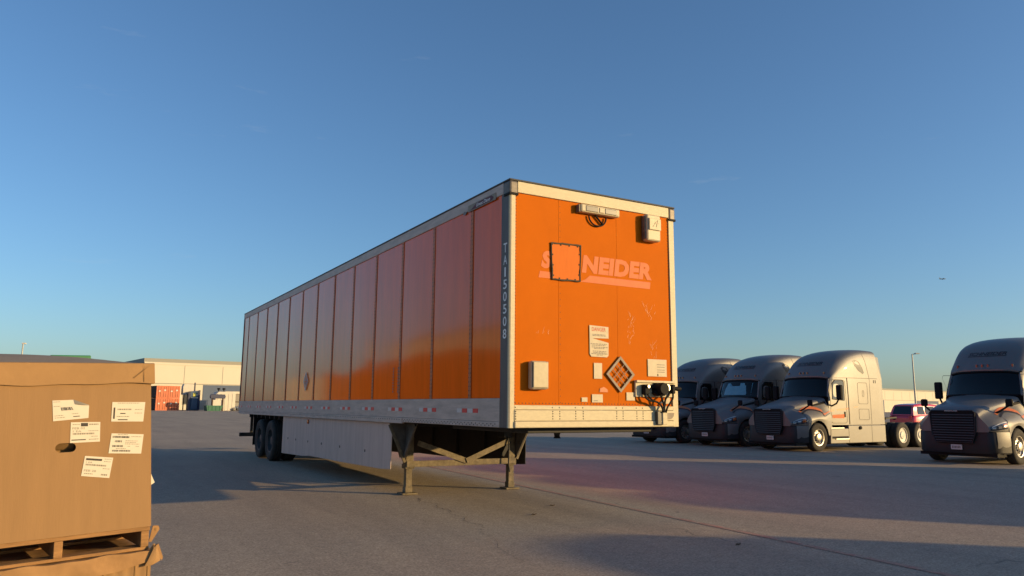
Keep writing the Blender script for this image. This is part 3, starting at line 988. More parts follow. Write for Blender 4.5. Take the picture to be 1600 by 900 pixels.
la = label([(-.502, .685), (-.406, .687), (-.333, .655), (-.333, .591), (-.493, .58)],
           [('bars', .30, .72, .36, .52), ('words', .04, .34, .06, .09), ('words', .04, .3, .28, .31), ('words', .05, .32, .74, .77), ('words', .05, .36, .84, .87), ('words', .60, .82, .70, .73), ('block', .6, .8, .84, .88)])
ob('label_curl', MB().grid([[(-.408 + .03 * a, -.003 - .012 * math.sin(a * 1.2), .688 - .012 * a - .0) for a in [k / 6 * 2.4 for k in range(7)]], [(-.400 + .028 * a, -.004 - .006 * math.sin(a * 1.2), .664 - .003 * a) for a in [k / 6 * 2.4 for k in range(7)]]]), 'paperback', la, fix=False, smooth=True)
label([(-.223, .671), (-.059, .667), (-.065, .562), (-.224, .568)],
      [('words', .16, .82, .04, .07), ('block', .05, .10, .28, .86), ('words', .17, .6, .34, .41), ('words', .70, .94, .36, .39), ('block', .26, .42, .56, .61), ('words', .7, .94, .55, .58), ('words', .16, .55, .72, .76), ('block', .2, .5, .88, .93)])
label([(-.413, .572), (-.276, .568), (-.273, .466), (-.411, .466)],
      [('block', .34, .58, .04, .21), ('words', .62, .95, .08, .14), ('words', .06, .3, .1, .13), ('FEB 02', .06, .48, .25, .35), ('1 EA', .08, .36, .40, .49), ('words', .6, .95, .42, .45), ('words', .08, .8, .53, .61), ('words', .7, .92, .7, .73), ('block', .04, .52, .84, .89), ('words', .62, .95, .84, .88)])
label([(-.219, .506), (-.06, .493), (-.068, .39), (-.229, .402)],
      [('words', .2, .5, .03, .06), ('bars', .05, .58, .12, .22), ('words', .62, .95, .12, .15), ('bars', .14, .35, .34, .44), ('words', .46, .85, .34, .37), ('words', .46, .8, .42, .45), ('words', .46, .9, .5, .53), ('bars', .08, .40, .58, .68), ('words', .55, .62, .62, .65), ('words', .8, .9, .62, .65), ('words', .2, .5, .74, .77), ('bars', .10, .66, .82, .91)])
label([(-.339, .396), (-.205, .378), (-.219, .273), (-.352, .295)],
      [('block', .06, .62, .10, .20), ('words', .7, .95, .08, .11), ('words', .7, .95, .2, .23), ('1 EA', .08, .3, .26, .34), ('words', .08, .8, .38, .46), ('words', .7, .95, .55, .58), ('FEB 28', .06, .48, .66, .76), ('words', .08, .4, .84, .88), ('words', .68, .9, .82, .9)])
lf = ob('label_corner', MB().prism([(-.024, .02, .315), (.014, .02, .228), (-.024, .02, .205)], (0, .002, 0)), 'paper', up_)

# the box leans: its walls slant a little to the left
def slant(o):
    for c in o.children:
        if not c.name.startswith('label'):
            for v_ in c.data.vertices:
                v_.co.x -= .043 * max(0, v_.co.z)
            slant(c)


slant(up_)
# upper pallet
pal = stack_root('wooden_pallet', 'rough wooden pallet carrying the labelled box', 'pallet')
ob('deck_board', MB().box(-BW - .02, -.004, .002, .11, -.022, -.001), 'wood', pal, bevel=.003)
for k in range(1, 7):
    ob('deck_board', MB().box(-BW - .02, -.004, .002 + k * .145, .11 + k * .145, -.022, -.001), 'wood', pal, bevel=.003)
for x0, x1 in ((-.048, -.008), (-.455, -.415), (-.87, -.83), (-1.14, -1.10)):
    ob('stringer', MB().box(x0, x1, .004, BD - .01, -.105, -.023), 'wood', pal, bevel=.003)
for k in range(3):
    ob('bottom_board', MB().box(-BW - .02, -.004, .01 + k * .43, .11 + k * .43, -.122, -.1055), 'wood', pal, bevel=.003)
tg = ob('wood_splinter', MB().prism([(.0, .03, -.085), (.012, .03, -.09), (.052, .028, -.025), (.045, .028, -.006), (.018, .03, -.004)], (0, .006, 0)), M['card_old'], pal)
ob('splinter_hole', MB().prism([(.026, .0275, -.028), (.036, .0275, -.034), (.036, .0275, -.018), (.028, .0275, -.016)], (0, -.0006, 0)), 'card_dark', tg)

# lower box with a crushed lid
lo = stack_root('cardboard_box', 'crushed cardboard box with torn drooping lid, under the wooden pallet', 'box')
rows = []
for a in range(6):
    v_ = a / 5
    row = []
    for b in range(41):
        u_ = b / 40
        x = -BW - .05 + (BW + .07) * u_
        lowz = -.198 - .022 * math.sin(math.pi * u_) + .03 * max(0, u_ - .85) / .15
        topz = -.124 + .004 * math.sin(u_ * 17) + .003 * math.sin(u_ * 41)
        z = lowz + (topz - lowz) * v_
        y = -.028 - .020 * (1 - v_) * (.6 + .4 * math.sin(u_ * 5)) + .004 * math.sin(u_ * 31 + v_ * 3)
        row.append((x, y, z))
    rows.append(row)
rows.append([(p[0], p[1] + .05, p[2] - .002) for p in rows[-1]])
rows.append([(p[0], BD, p[2] - .004) for p in rows[-2]])
ll = ob('crushed_lid', MB().grid(rows), 'card_old', lo, smooth=True)
ob('torn_flap', MB().grid([[(-.035, -.04, -.20), (-.02, -.05, -.165), (.006, -.04, -.115)], [(.0, -.055, -.195), (.015, -.06, -.16), (.022, -.04, -.095)], [(.040, -.05, -.178), (.034, -.045, -.14), (.022, -.03, -.09)]]), 'card_lid', ll, fix=False, smooth=True)
ob('torn_flap', MB().prism([(.024, -.03, -.10), (.034, -.03, -.092), (.058, -.035, -.165), (.053, -.035, -.182), (.044, -.035, -.172)], (0, .006, 0)), 'card_old', ll)
ob('torn_flap', MB().prism([(-.01, -.02, -.125), (.012, -.02, -.09), (.03, -.015, -.10), (.02, -.015, -.135)], (0, .005, 0)), 'card_lid', ll)
rows = []
fl = MB()
n_ = 90
ring = [(-BW + (BW - .004) * k / n_, -.012 + .003 * math.sin(k * 1.4)) for k in range(n_ + 1)]
ob('front_wall', MB().grid([[(x, y, z) for x, y in ring] for z in (-.62, -.13)]), 'card', lo, smooth=True)
ob('side_wall', MB().box(-.004, .004, -.01, BD, -.62, -.13), 'card', lo)
ob('side_wall', MB().box(-BW - .004, -BW + .004, -.01, BD, -.62, -.13), 'card', lo)
ob('back_wall', MB().box(-BW, -.005, BD - .01, BD - .002, -.62, -.13), 'card', lo)
for x in (-.012, -.075, -.225):
    ob('wall_crease', MB().box(x - .0025, x + .0025, -.018, -.0145, -.62, -.19), 'card_dark', lo)
pal2 = stack_root('wooden_pallet', 'bottom pallet on the ground beneath the crushed box', 'pallet')
ob('deck_board', MB().box(-BW, -.0, .0, BD, -.645, -.622), 'wood', pal2)
for x0, x1 in ((-.045, -.005), (-.58, -.54), (-1.12, -1.08)):
    ob('stringer', MB().box(x0, x1, .0, BD, -.70, -.6455), 'wood', pal2)

# ------------------------------------------------------------------ sleeper tractors
K = 0.91


def tk(mb):
    mb.v = [(-s * K, t * K, z * K) for s, t, z in mb.v]   # s runs back from the bumper, t to the driver's side
    return mb


def mirror_ring(h):
    return [Vector(p) for p in h] + [Vector((p[0], -p[1], p[2])) for p in reversed(h[:-1])]


def arch(s):
    d = s - 1.24
    return .50 + math.sqrt(max(0.0, .60 ** 2 - d * d)) if abs(d) < .60 else 0


def hood_rings():
    key = [(0.06, [(.92, .93), (.93, 1.0), (.86, 1.13), (.72, 1.30), (.60, 1.47), (0, 1.50)]),
           (0.22, [(1.06, .93), (1.075, 1.04), (.97, 1.20), (.76, 1.37), (.62, 1.545), (0, 1.585)]),
           (0.45, [(1.15, .93), (1.17, 1.09), (1.05, 1.27), (.79, 1.43), (.645, 1.61), (0, 1.655)]),
           (0.80, [(1.20, .93), (1.21, 1.15), (1.08, 1.34), (.83, 1.50), (.68, 1.68), (0, 1.735)]),
           (1.24, [(1.21, .93), (1.215, 1.20), (1.10, 1.38), (.87, 1.57), (.73, 1.755), (0, 1.815)]),
           (1.68, [(1.20, .93), (1.21, 1.20), (1.11, 1.42), (.93, 1.66), (.80, 1.84), (0, 1.90)]),
           (2.06, [(1.18, .93), (1.18, 1.20), (1.12, 1.47), (1.02, 1.78), (.86, 1.935), (0, 1.985)])]
    ss = [.06, .14, .22, .34, .45, .56, .64, .645, .70, .80, .92, 1.08, 1.24, 1.40, 1.56, 1.68, 1.78, 1.83, 1.84, 1.95, 2.06]
    out = []
    for s in ss:
        for i in range(len(key) - 1):
            if key[i][0] <= s <= key[i + 1][0] + 1e-9:
                u = (s - key[i][0]) / (key[i + 1][0] - key[i][0])
                pts = []
                for j in range(6):
                    a, b = key[i][1][j], key[i + 1][1][j]
                    pts.append([a[0] * (1 - u) + b[0] * u, a[1] * (1 - u) + b[1] * u])
                break
        low = .93
        if .645 <= s <= 1.835:
            low = max(arch(s), .56)
        if s > 1.835:
            low = .56
        pts[0][1] = low
        pts[1][1] = max(pts[1][1], low + .05)
        curve = .12 * (s - .06) / 2.0
        out.append(mirror_ring([(s - (.08 + curve * 1.6) * (1 - (p[0] / 1.2) ** 2) + (.0), p[0], p[1]) for p in pts]))
    return out


def cab_rings():
    h = [[(2.05, 1.10, .93), (2.03, 1.10, 1.55), (2.06, 1.085, 2.0), (2.30, 1.02, 2.62), (2.30, .96, 2.68), (2.20, .70, 2.73), (2.08, 0, 2.755)],
         [(2.35, 1.13, .93), (2.35, 1.13, 1.55), (2.35, 1.125, 2.0), (2.45, 1.07, 2.66), (2.46, 1.01, 2.84), (2.42, .76, 2.99), (2.33, 0, 3.06)],
         [(2.8, 1.155, .93), (2.8, 1.155, 1.55), (2.8, 1.15, 2.0), (2.82, 1.12, 2.70), (2.82, 1.06, 3.12), (2.80, .82, 3.33), (2.74, 0, 3.41)],
         [(3.3, 1.185, .93), (3.3, 1.185, 1.55), (3.3, 1.185, 2.0), (3.3, 1.165, 2.72), (3.3, 1.11, 3.33), (3.30, .88, 3.58), (3.28, 0, 3.66)],
         [(3.9, 1.20, .93), (3.9, 1.20, 1.55), (3.9, 1.20, 2.0), (3.9, 1.19, 2.74), (3.9, 1.14, 3.46), (3.9, .92, 3.73), (3.9, 0, 3.81)],
         [(4.5, 1.205, .93), (4.5, 1.205, 1.55), (4.5, 1.205, 2.0), (4.5, 1.20, 2.75), (4.5, 1.15, 3.52), (4.5, .94, 3.79), (4.5, 0, 3.86)],
         [(5.1, 1.205, .93), (5.1, 1.205, 1.55), (5.1, 1.205, 2.0), (5.1, 1.20, 2.75), (5.1, 1.15, 3.52), (5.1, .94, 3.79), (5.1, 0, 3.85)]]
    return [mirror_ring(r) for r in h]


HOOD = [resample(r, 4) for r in hood_rings()]
CAB = loft(cab_rings(), 4, 4)


def bvh_of(rows):
    mb = MB().grid(rows)
    return BVHTree.FromPolygons([Vector(p) for p in mb.v], mb.f)


HB, CB = bvh_of(HOOD), bvh_of(CAB)


def cast(bvh, o, d, off):
    d = Vector(d).normalized()
    h = bvh.ray_cast(Vector(o), d)
    if h[0] is None:
        return None
    return h[0] - d * off


def side_poly(bvh, pts, off, sgn=1):
    out = []
    for s, z in pts:
        p = cast(bvh, (s, 3 * sgn, z), (0, -sgn, 0), off)
        out.append(p if p else Vector((s, 1.2 * sgn, z)))
    return out


def strip_poly(pts, wd):
    out = MB()
    n = len(pts)
    for i in range(n - 1):
        a, b = Vector(pts[i]), Vector(pts[i + 1])
        out.v  # noqa
    return out


def outline(bvh, pts, wd, sgn, closed=True, off=.004):
    mb = MB()
    n = len(pts)
    for i in range(n if closed else n - 1):
        a, b = Vector(pts[i]), Vector(pts[(i + 1) % n])
        d = (b - a).normalized()
        p = Vector((-d.y, d.x)) * wd / 2
        k = 4
        for j in range(k):
            q0, q1 = a + (b - a) * j / k, a + (b - a) * (j + 1) / k
            mb.poly(side_poly(bvh, [q0 - p, q1 - p, q1 + p, q0 + p], off, sgn))
    return mb


def rrect(s0, s1, z0, z1, r=.05, n=4):
    out = []
    for cx, cz, a0 in ((s1 - r, z1 - r, 0), (s0 + r, z1 - r, 90), (s0 + r, z0 + r, 180), (s1 - r, z0 + r, 270)):
        for k in range(n + 1):
            t = rad(a0 + 90 * k / n)
            out.append((cx + r * math.cos(t), cz + r * math.sin(t)))
    return out


steer_prof = [(r * .99, h) for r, h in tyre_prof]


def truck_wheel(root, s, t, ma, prof):
    wh = ob('wheel', tk(MB().lathe(tyre_prof, (s, t, .50), 36)), 'tyre', root, smooth=True)
    sg = 1 if t > 0 else -1
    ob('rim', tk(MB().lathe([(r, h * sg) for r, h in prof], (s, t, .50), 28)), ma, wh, smooth=True)
    return wh, sg


def make_truck():
    T = bpy.data.objects.new('sleeper_tractor', None)
    COL.objects.link(T)
    T['category'] = 'truck'
    T['group'] = 'tractors parked in a row'
    hd = ob('hood', tk(MB().grid(HOOD)), 'silver', T, smooth=True, angle=50)
    cab = ob('cab_and_sleeper', tk(MB().grid(CAB).poly([Vector(p) for p in CAB[-1]])), 'silver', T, smooth=True, angle=50)
    # front closing plate behind the grille
    ob('nose_panel', tk(MB().grid([[(p.x, p.y, p.z) for p in HOOD[0]], [(p.x + .005, p.y * .97, max(.90, .90 + (p.z - .93) * .0)) for p in HOOD[0]]])), 'silver', hd)
    # grille
    gp = [(-.50, .60), (.50, .60), (.59, .85), (.62, 1.44), (.56, 1.50), (-.56, 1.50), (-.62, 1.44), (-.59, .85)]
    g = ob('grille', tk(MB().prism([(-.075 + .05 * abs(t), t, z) for t, z in gp], (.09, 0, 0))), 'black', T, bevel=.01)
    for k in range(11):
        z = .66 + k * .072
        hw = .50 + .09 * min(1, (z - .6) / .25) - .02
        ob('grille_slat', tk(MB().grid([[(-.084 + .05 * abs(t) + dz * .25, t, z + dz) for t in (-hw, -hw / 2, 0, hw / 2, hw)] for dz in (-.014, .014)])), 'lensblack', g, fix=False)
    ob('grille_surround', tk(MB().tube([(-.08 + .05 * abs(t), t, z) for t, z in gp + [gp[0]]], .016, 6)), 'bumper', g, smooth=True)
    v, f = text2d('FREIGHTLINER', .01)
    ob('grille_emblem', tk(MB().add([(-.10 + .05 * abs((x - .5) * .36), (x - .5) * .36, 1.475 + y * .028) for x, y in v], f)), 'letter', g, fix=False)
    # bumper
    rows = []
    for z, k in ((.30, .97), (.34, 1.0), (.60, 1.0), (.86, .99), (.925, .97)):
        row = []
        for t in [-1.22 + 2.44 * j / 24 for j in range(25)]:
            a = abs(t) / 1.22
            s = .02 + .10 * a ** 2 + .50 * max(0, (a - .72) / .28) ** 2.2
            row.append((s + (1 - k) * .5, t * k, z))
        rows.append(row)
    bmp = ob('bumper', tk(MB().grid(rows)), 'bumper', T, smooth=True)
    ob('bumper_lip', tk(MB().box(.12, .9, -1.05, 1.05, .22, .31)), 'black', bmp)
    ob('number_plate', tk(MB().box(-.035, .0, -.10, .20, .40, .54)), 'white', bmp, bevel=.005)
    pn = MB()
    for k in range(6):
        pn.poly([(-.038, -.065 + k * .04, .435), (-.038, -.04 + k * .04, .435), (-.038, -.04 + k * .04, .505), (-.038, -.065 + k * .04, .505)])
    ob('plate_number', tk(pn), 'greyprint', bmp, fix=False)
    for sg in (1, -1):
        er = []
        for z, k in ((.315, .975), (.60, 1.0), (.86, .99), (.91, .98)):
            row = []
            for j in range(7):
                a = .86 + .14 * j / 6
                row.append((.02 + .10 * a ** 2 + .50 * ((a - .72) / .28) ** 2.2 + (1 - k) * .5 - .006, (a * 1.22 * k + .006) * sg, z))
            er.append(row)
        ob('bumper_end', tk(MB().grid(er)), 'silver', bmp, smooth=True)
    for t in (-.72, .72):
        ob('fog_lamp', tk(MB().lathe([(0, -.03), (.035, -.025), (.04, .02)], (.14, t, .66), 12, 'x')), 'lamp', bmp, smooth=True)
    # headlights, projected on the fender from the front quarter
    for sg in (1, -1):
        dr = Vector((.75, -.66 * sg, 0)).normalized()
        ax = Vector((.66, .75 * sg, 0)).normalized()

        def hp(a, z, off):
            p = cast(HB, ax * a - dr * 3 + Vector((0, 0, z)), dr, off)
            return p if p else ax * a + Vector((0, 0, z))

        def patch(a0, a1, lo, hi, off, n=8):
            rows = []
            for i in range(n + 1):
                u = i / n
                a = a0 + (a1 - a0) * u
                rows.append([hp(a, lo(u) + (hi(u) - lo(u)) * v, off) for v in (0, .33, .66, 1)])
            return MB().grid(rows)
        hl = ob('headlight', tk(patch(.68, 1.28, lambda u: .955 + .10 * max(0, u - .45), lambda u: 1.02 + .17 * math.sin(u * 1.45), .012)), 'lampdark', T, smooth=True)
        ob('lamp_reflector', tk(patch(.80, .90, lambda u: .978, lambda u: 1.035, .018, 3)), 'lamp', hl, smooth=True)
        ob('lamp_reflector', tk(patch(.97, 1.08, lambda u: 1.0, lambda u: 1.09, .018, 3)), 'lamp', hl, smooth=True)
        ob('turn_signal', tk(patch(1.13, 1.26, lambda u: 1.03 + .02 * u, lambda u: 1.13 + .03 * u, .018, 3)), 'amber', hl, smooth=True)
        ob('lamp_brow', tk(patch(.80, 1.26, lambda u: 1.015 + .16 * math.sin((.1 + u) * 1.35), lambda u: 1.035 + .165 * math.sin((.1 + u) * 1.35), .016)), 'chrome', hl, smooth=True)
        # hood swoosh
        sw = [(.55, 1.40), (.80, 1.50), (1.05, 1.56), (1.3, 1.55), (1.5, 1.50), (1.62, 1.42), (1.58, 1.36), (1.66, 1.33), (1.80, 1.37), (2.0, 1.43)]
        for nm, ma_, dz, wd in (('swoosh_stripe', 'swoosh', 0, .055), ('swoosh_stripe', 'swooshdark', -.07, .03)):
            P = resample([(s, z + dz, 0) for s, z in sw], 3)
            mb = MB()
            for i in range(len(P) - 1):
                k = wd * (.35 + .65 * math.sin(math.pi * min(1, (i + 1) / len(P) * 1.1)))
                k2 = wd * (.35 + .65 * math.sin(math.pi * min(1, (i + 2) / len(P) * 1.1)))
                mb.poly(side_poly(HB, [(P[i].x, P[i].y - k), (P[i + 1].x, P[i + 1].y - k2), (P[i + 1].x, P[i + 1].y + k2), (P[i].x, P[i].y + k)], .012, sg))
            ob(nm, tk(mb), ma_, hd, fix=False)
        mb = MB().poly(side_poly(CB, [(2.12, 1.42), (2.9, 1.48), (3.7, 1.60), (3.72, 1.63), (2.9, 1.55), (2.12, 1.49)], .005, sg))
        ob('swoosh_stripe', tk(mb), 'swoosh', cab, fix=False)
        mb = MB().poly(side_poly(CB, [(2.2, 1.18), (2.85, 1.18), (2.88, 1.33), (2.2, 1.30)], .005, sg))
        ob('door_panel_stripe', tk(mb), M['ghost'], cab, fix=False)
        # air intake and hood vent
        ob('hood_vent', tk(MB().poly(side_poly(HB, [(1.30, 1.60), (1.95, 1.72), (1.93, 1.80), (1.34, 1.66)], .012, sg))), 'black', hd, fix=False)
        # door with window, handle
        dor = ob('door', tk(outline(CB, rrect(2.14, 3.02, 1.0, 2.60, .10), .014, sg)), 'seam', T, fix=False)
        win = ob('door_window', tk(MB().poly(side_poly(CB, [(2.26, 1.90), (2.90, 1.86), (2.93, 2.52), (2.86, 2.58), (2.50, 2.58), (2.36, 2.45)], .007, sg))), 'glass', dor, fix=False)
        ob('window_trim', tk(outline(CB, [(2.24, 1.88), (2.92, 1.84), (2.95, 2.53), (2.87, 2.60), (2.49, 2.60), (2.34, 2.46)], .03, sg, off=.006)), 'black', dor, fix=False)
        ob('door_handle', tk(MB().box(2.88, 2.93, 1.155 * sg - .03, 1.155 * sg + .03, 1.22, 1.42)), 'black', dor, bevel=.008)
        # sleeper: luggage doors, porthole, panel joints
        ob('luggage_door', tk(outline(CB, rrect(3.75, 4.35, 1.72, 2.52, .07), .013, sg)), 'seam', T, fix=False)
        ob('luggage_door', tk(outline(CB, rrect(3.75, 4.38, 1.12, 1.52, .05), .013, sg)), 'seam', T, fix=False)
        ob('door_latch', tk(outline(CB, rrect(4.02, 4.12, 2.0, 2.22, .04), .012, sg)), 'seam', T, fix=False)
        ob('porthole_window', tk(MB().poly(side_poly(CB, [(3.58, 3.34), (3.72, 3.40), (3.95, 3.33), (4.13, 3.12), (4.22, 2.90), (4.14, 2.86), (3.88, 2.98), (3.68, 3.16)], .006, sg))), 'portglass', T, fix=False)
        ob('panel_joint', tk(outline(CB, [(4.52, .95), (4.52, 2.70), (4.36, 3.35), (4.22, 3.70)], .014, sg, closed=False)), 'seam', T, fix=False)
        ob('panel_joint', tk(outline(CB, [(2.5, 2.67), (3.3, 2.69), (5.05, 2.70)], .014, sg, closed=False)), 'seam', T, fix=False)
        ob('panel_joint', tk(outline(CB, [(3.15, .95), (3.15, 2.68)], .05, sg, closed=False)), 'seam', T, fix=False)
        # side extender
        t0 = 1.20 * sg
        ob('side_extender', tk(MB().prism([(5.07, t0 - .02 * sg, .93), (5.45, t0 - .03 * sg, .93), (5.45, t0 - .05 * sg, 2.72), (5.36, t0 - .10 * sg, 3.55), (5.07, t0 - .06 * sg, 3.58), (5.07, t0, 2.72)], (0, -.03 * sg, 0))), 'silver', T, bevel=.008)
        for s in (4.78, 4.90):
            ob('side_marker', tk(MB().box(s, s + .035, 1.19 * sg - .02, 1.19 * sg + .02, 2.52, 2.64)), 'black', T)
        # fuel tank fairing with steps
        fr = ob('side_fairing', tk(MB().prism([(1.90, t0, .26), (5.42, t0, .26), (5.42, t0, .915), (3.02, t0, .915), (3.02, t0, .80), (1.95, t0, .80)], (0, -.35 * sg, 0))), 'silver', T, bevel=.02)
        ob('fairing_joint', tk(MB().box(3.025, 3.04, t0 - .004 * sg, t0 + .003 * sg, .28, .9)), 'seam', fr)
        ob('fairing_joint', tk(MB().box(4.5, 4.514, t0 - .004 * sg, t0 + .003 * sg, .28, .9)), 'seam', fr)
        ob('step_recess', tk(MB().box(2.0, 3.0, t0 - .01 * sg, t0 + .004 * sg, .44, .52)), 'black', fr)
        ob('step_tread', tk(MB().box(2.2, 3.0, t0 - .01 * sg, t0 + .03 * sg, .40, .445)), 'chrome', fr, bevel=.006)
        ob('step_tread', tk(MB().box(1.96, 2.75, t0 - .2 * sg, t0 + .012 * sg, .805, .84)), 'chrome', fr, bevel=.006)
        ob('filler_cap', tk(MB().lathe([(0, .05 * sg), (.06, .05 * sg), (.07, 0)], (3.75, t0, .82), 12)), 'black', fr)
        # mirrors
        mr = ob('door_mirror', tk(MB().box(2.20, 2.36, 1.30 * sg, 1.52 * sg, 1.86, 2.40)), 'black', T, bevel=.04)
        ob('mirror_arm', tk(MB().tube([(2.2, 1.1 * sg, 1.62), (2.22, 1.3 * sg, 1.72), (2.26, 1.38 * sg, 1.88)], .03, 8)), 'black', mr, smooth=True)
        hm = ob('hood_mirror', tk(MB().box(.78, .88, 1.08 * sg, 1.28 * sg, 1.62, 1.84)), 'black', T, bevel=.04)
        ob('mirror_arm', tk(MB().tube([(.80, 1.16 * sg, 1.64), (.72, .98 * sg, 1.50), (.62, .84 * sg, 1.40)], [.025, .03, .035], 8)), 'black', hm, smooth=True)
        # wheels
        wh, s_ = truck_wheel(T, 1.24, 1.06 * sg, 'chrome', [(.30, .13), (.28, .125), (.265, .07), (.24, .055), (.16, .085), (.13, .095), (.12, .15), (.06, .165), (0, .165)])
        hh = MB()
        for k in range(10):
            a = 2 * math.pi * k / 10
            hh.lathe([(0, .076 * s_ + .002 * s_), (.026, .076 * s_ + .002 * s_)], (1.24 + .205 * math.cos(a), 1.06 * sg, .50 + .205 * math.sin(a)), 8)
        ob('hand_holes', tk(hh), 'black', wh, fix=False)
        ln = MB()
        for k in range(10):
            a = 2 * math.pi * (k + .5) / 10
            ln.lathe([(0, .125 * s_), (.016, .12 * s_), (.018, .08 * s_)], (1.24 + .145 * math.cos(a), 1.06 * sg, .50 + .145 * math.sin(a)), 6)
        ob('lug_nuts', tk(ln), 'rim', wh, fix=False)
        for s in (6.62, 7.93):
            truck_wheel(T, s, 1.05 * sg, 'rimwhite', [(.30, .14), (.285, .138), (.27, .10), (.16, .092), (.13, .125), (0, .13)])
            ob('wheel', tk(MB().lathe(tyre_prof, (s, .72 * sg, .50), 28)), 'tyre', T, smooth=True)
    # windscreen
    bot = [(2.07, -1.02, 1.985), (1.93, -.72, 1.99), (1.85, -.36, 1.995), (1.82, 0, 2.0), (1.85, .36, 1.995), (1.93, .72, 1.99), (2.07, 1.02, 1.985)]
    top = [(2.27, -.95, 2.60), (2.15, -.68, 2.645), (2.08, -.34, 2.655), (2.06, 0, 2.66), (2.08, .34, 2.655), (2.15, .68, 2.645), (2.27, .95, 2.60)]
    rows = []
    for k in range(7):
        u = k / 6
        rows.append([tuple(Vector(a) * (1 - u) + Vector(b) * u + Vector((-.02 * math.sin(math.pi * u), 0, 0))) for a, b in zip(resample(bot, 3), resample(top, 3))])
    ws = ob('windscreen', tk(MB().grid(rows)), 'glass', T, smooth=True)
    ob('windscreen_seal', tk(MB().tube([Vector(p) + Vector((-.005, 0, -.015)) for p in resample(bot, 3)], .022, 6)), 'black', ws, smooth=True)
    ob('windscreen_seal', tk(MB().tube([Vector(p) + Vector((-.01, 0, .02)) for p in resample(top, 3)], .03, 6)), 'black', ws, smooth=True)
    for sg in (-1, 1):
        ob('screen_pillar', tk(MB().tube([(2.09, 1.045 * sg, 1.95), (2.19, 1.01 * sg, 2.3), (2.30, .965 * sg, 2.63)], .042, 8)), 'silver', ws, smooth=True)
        ob('wiper', tk(MB().tube([(1.86, .08 * sg, 1.985), (1.92, .5 * sg + .1, 2.08)], .012, 6)), 'black', ws)
    ob('cowl', tk(MB().grid([[(p[0] - .10, p[1] * .95, p[2] - .035) for p in resample(bot, 2)], [(p[0] + .03, p[1], p[2] - .01) for p in resample(bot, 2)]])), 'bumper', T, smooth=True)
    ob('firewall', tk(MB().box(2.08, 2.12, -1.05, 1.05, .6, 2.0)), 'black', T)
    ob('brow_filler', tk(MB().grid([[tuple(p) for p in resample(top, 2)], [(p[0] + .0, p[1] * 1.02, p[2] + .09) for p in resample(top, 2)]])), 'silver', T, smooth=True)
    # roof marker lamps and roof lettering
    for t in (-.78, -.16, 0, .16, .78):
        p = cast(CB, (0, t, 2.86), (1, 0, 0), .01)
        ob('roof_marker', tk(MB().box(p.x - .02, p.x + .05, t - .028, t + .028, 2.81, 2.91)), 'lampdark', T, bevel=.008)
    v, f = text2d('SCHNEIDER', .03, .2)
    mb = MB()
    vs = []
    for x, y in v:
        t, z = (x - .5) * 1.10, 3.20 + y * .11
        p = cast(CB, (0, t, z), (1, 0, 0), .008)
        vs.append(p)
    mb.add(vs, f)
    vs = []
    for i in range(13):
        for z in (3.165, 3.185):
            vs.append(cast(CB, (0, (i / 12 - .5) * 1.1, z), (1, 0, 0), .008))
    mb.add(vs, [(2 * i, 2 * i + 2, 2 * i + 3, 2 * i + 1) for i in range(12)])
    ob('roof_lettering', tk(mb), 'swooshdark', cab, fix=False)
    # chassis behind the sleeper
    ch = MB()
    for t in (-.43, .35):
        ch.box(.5, 8.7, t, t + .08, .72, .98)
    ob('frame_rails', tk(ch), 'chassis', T)
    ob('deck_plate', tk(MB().box(5.12, 6.0, -.9, .9, .93, .97)), 'chassis', T)
    ob('fifth_wheel', tk(MB().prism([(6.7, -.45, 1.12), (7.5, -.45, 1.16), (7.8, -.2, 1.08), (7.5, -.08, 1.14), (7.5, .08, 1.14), (7.8, .2, 1.08), (7.5, .45, 1.16), (6.7, .45, 1.12)], (0, 0, .06))), 'chassis', T)
    for s in (1.24, 6.62, 7.93):
        ob('axle', tk(MB().tube([(s, -1.0, .5), (s, 1.0, .5)], .07, 8)), 'chassis', T)
    ob('mud_flap', tk(MB().box(8.62, 8.64, -1.2, -.6, .2, .95).box(8.62, 8.64, .6, 1.2, .2, .95)), 'black', T)
    ob('engine_bay', tk(MB().box(.35, 2.0, -.75, .75, .5, 1.3)), 'black', T)
    return T


tA = make_truck()
trucks = [
    (tA, (15.868, 10.224), 3.188, 'silver sleeper tractor with its whole near side in warm sunlight, red car behind it'),
    (copy_tree(tA), (15.93, 13.30), 3.195, 'shaded silver tractor with a pale blue sunshade behind its windscreen'),
    (copy_tree(tA), (15.6, 16.2), 3.188, 'shaded silver tractor half hidden behind the front corner of the orange trailer'),
    (copy_tree(tA), (15.75, 4.0), 3.235, 'nearest silver tractor, cut off by the right edge of the picture'),
]
for T, (x, y), h, lab in trucks:
    T.location = (x, y, 0)
    T.rotation_euler = (0, 0, h)
    T['label'] = lab
# sunshade inside the second tractor's windscreen
T2 = trucks[1][0]
ws2 = [c for c in T2.children if c.name.startswith('windscreen')][0]
shade_rows = []
for k in range(5):
    u = .12 + .76 * k / 4
    row = []
    for j in range(13):
        t = -.82 + 1.60 * j / 12
        s = 1.82 + .25 * (t / 1.02) ** 2 + .235 * u - .02 * math.sin(math.pi * u) - .012
        row.append((s, t, 1.99 + .65 * u - (.16 if (k == 4 and 5 <= j <= 7) else 0)))
    shade_rows.append(row)
sh = ob('sunshade', tk(MB().grid(shade_rows)), 'shade', None, fix=False, smooth=True)
sh.parent = ws2
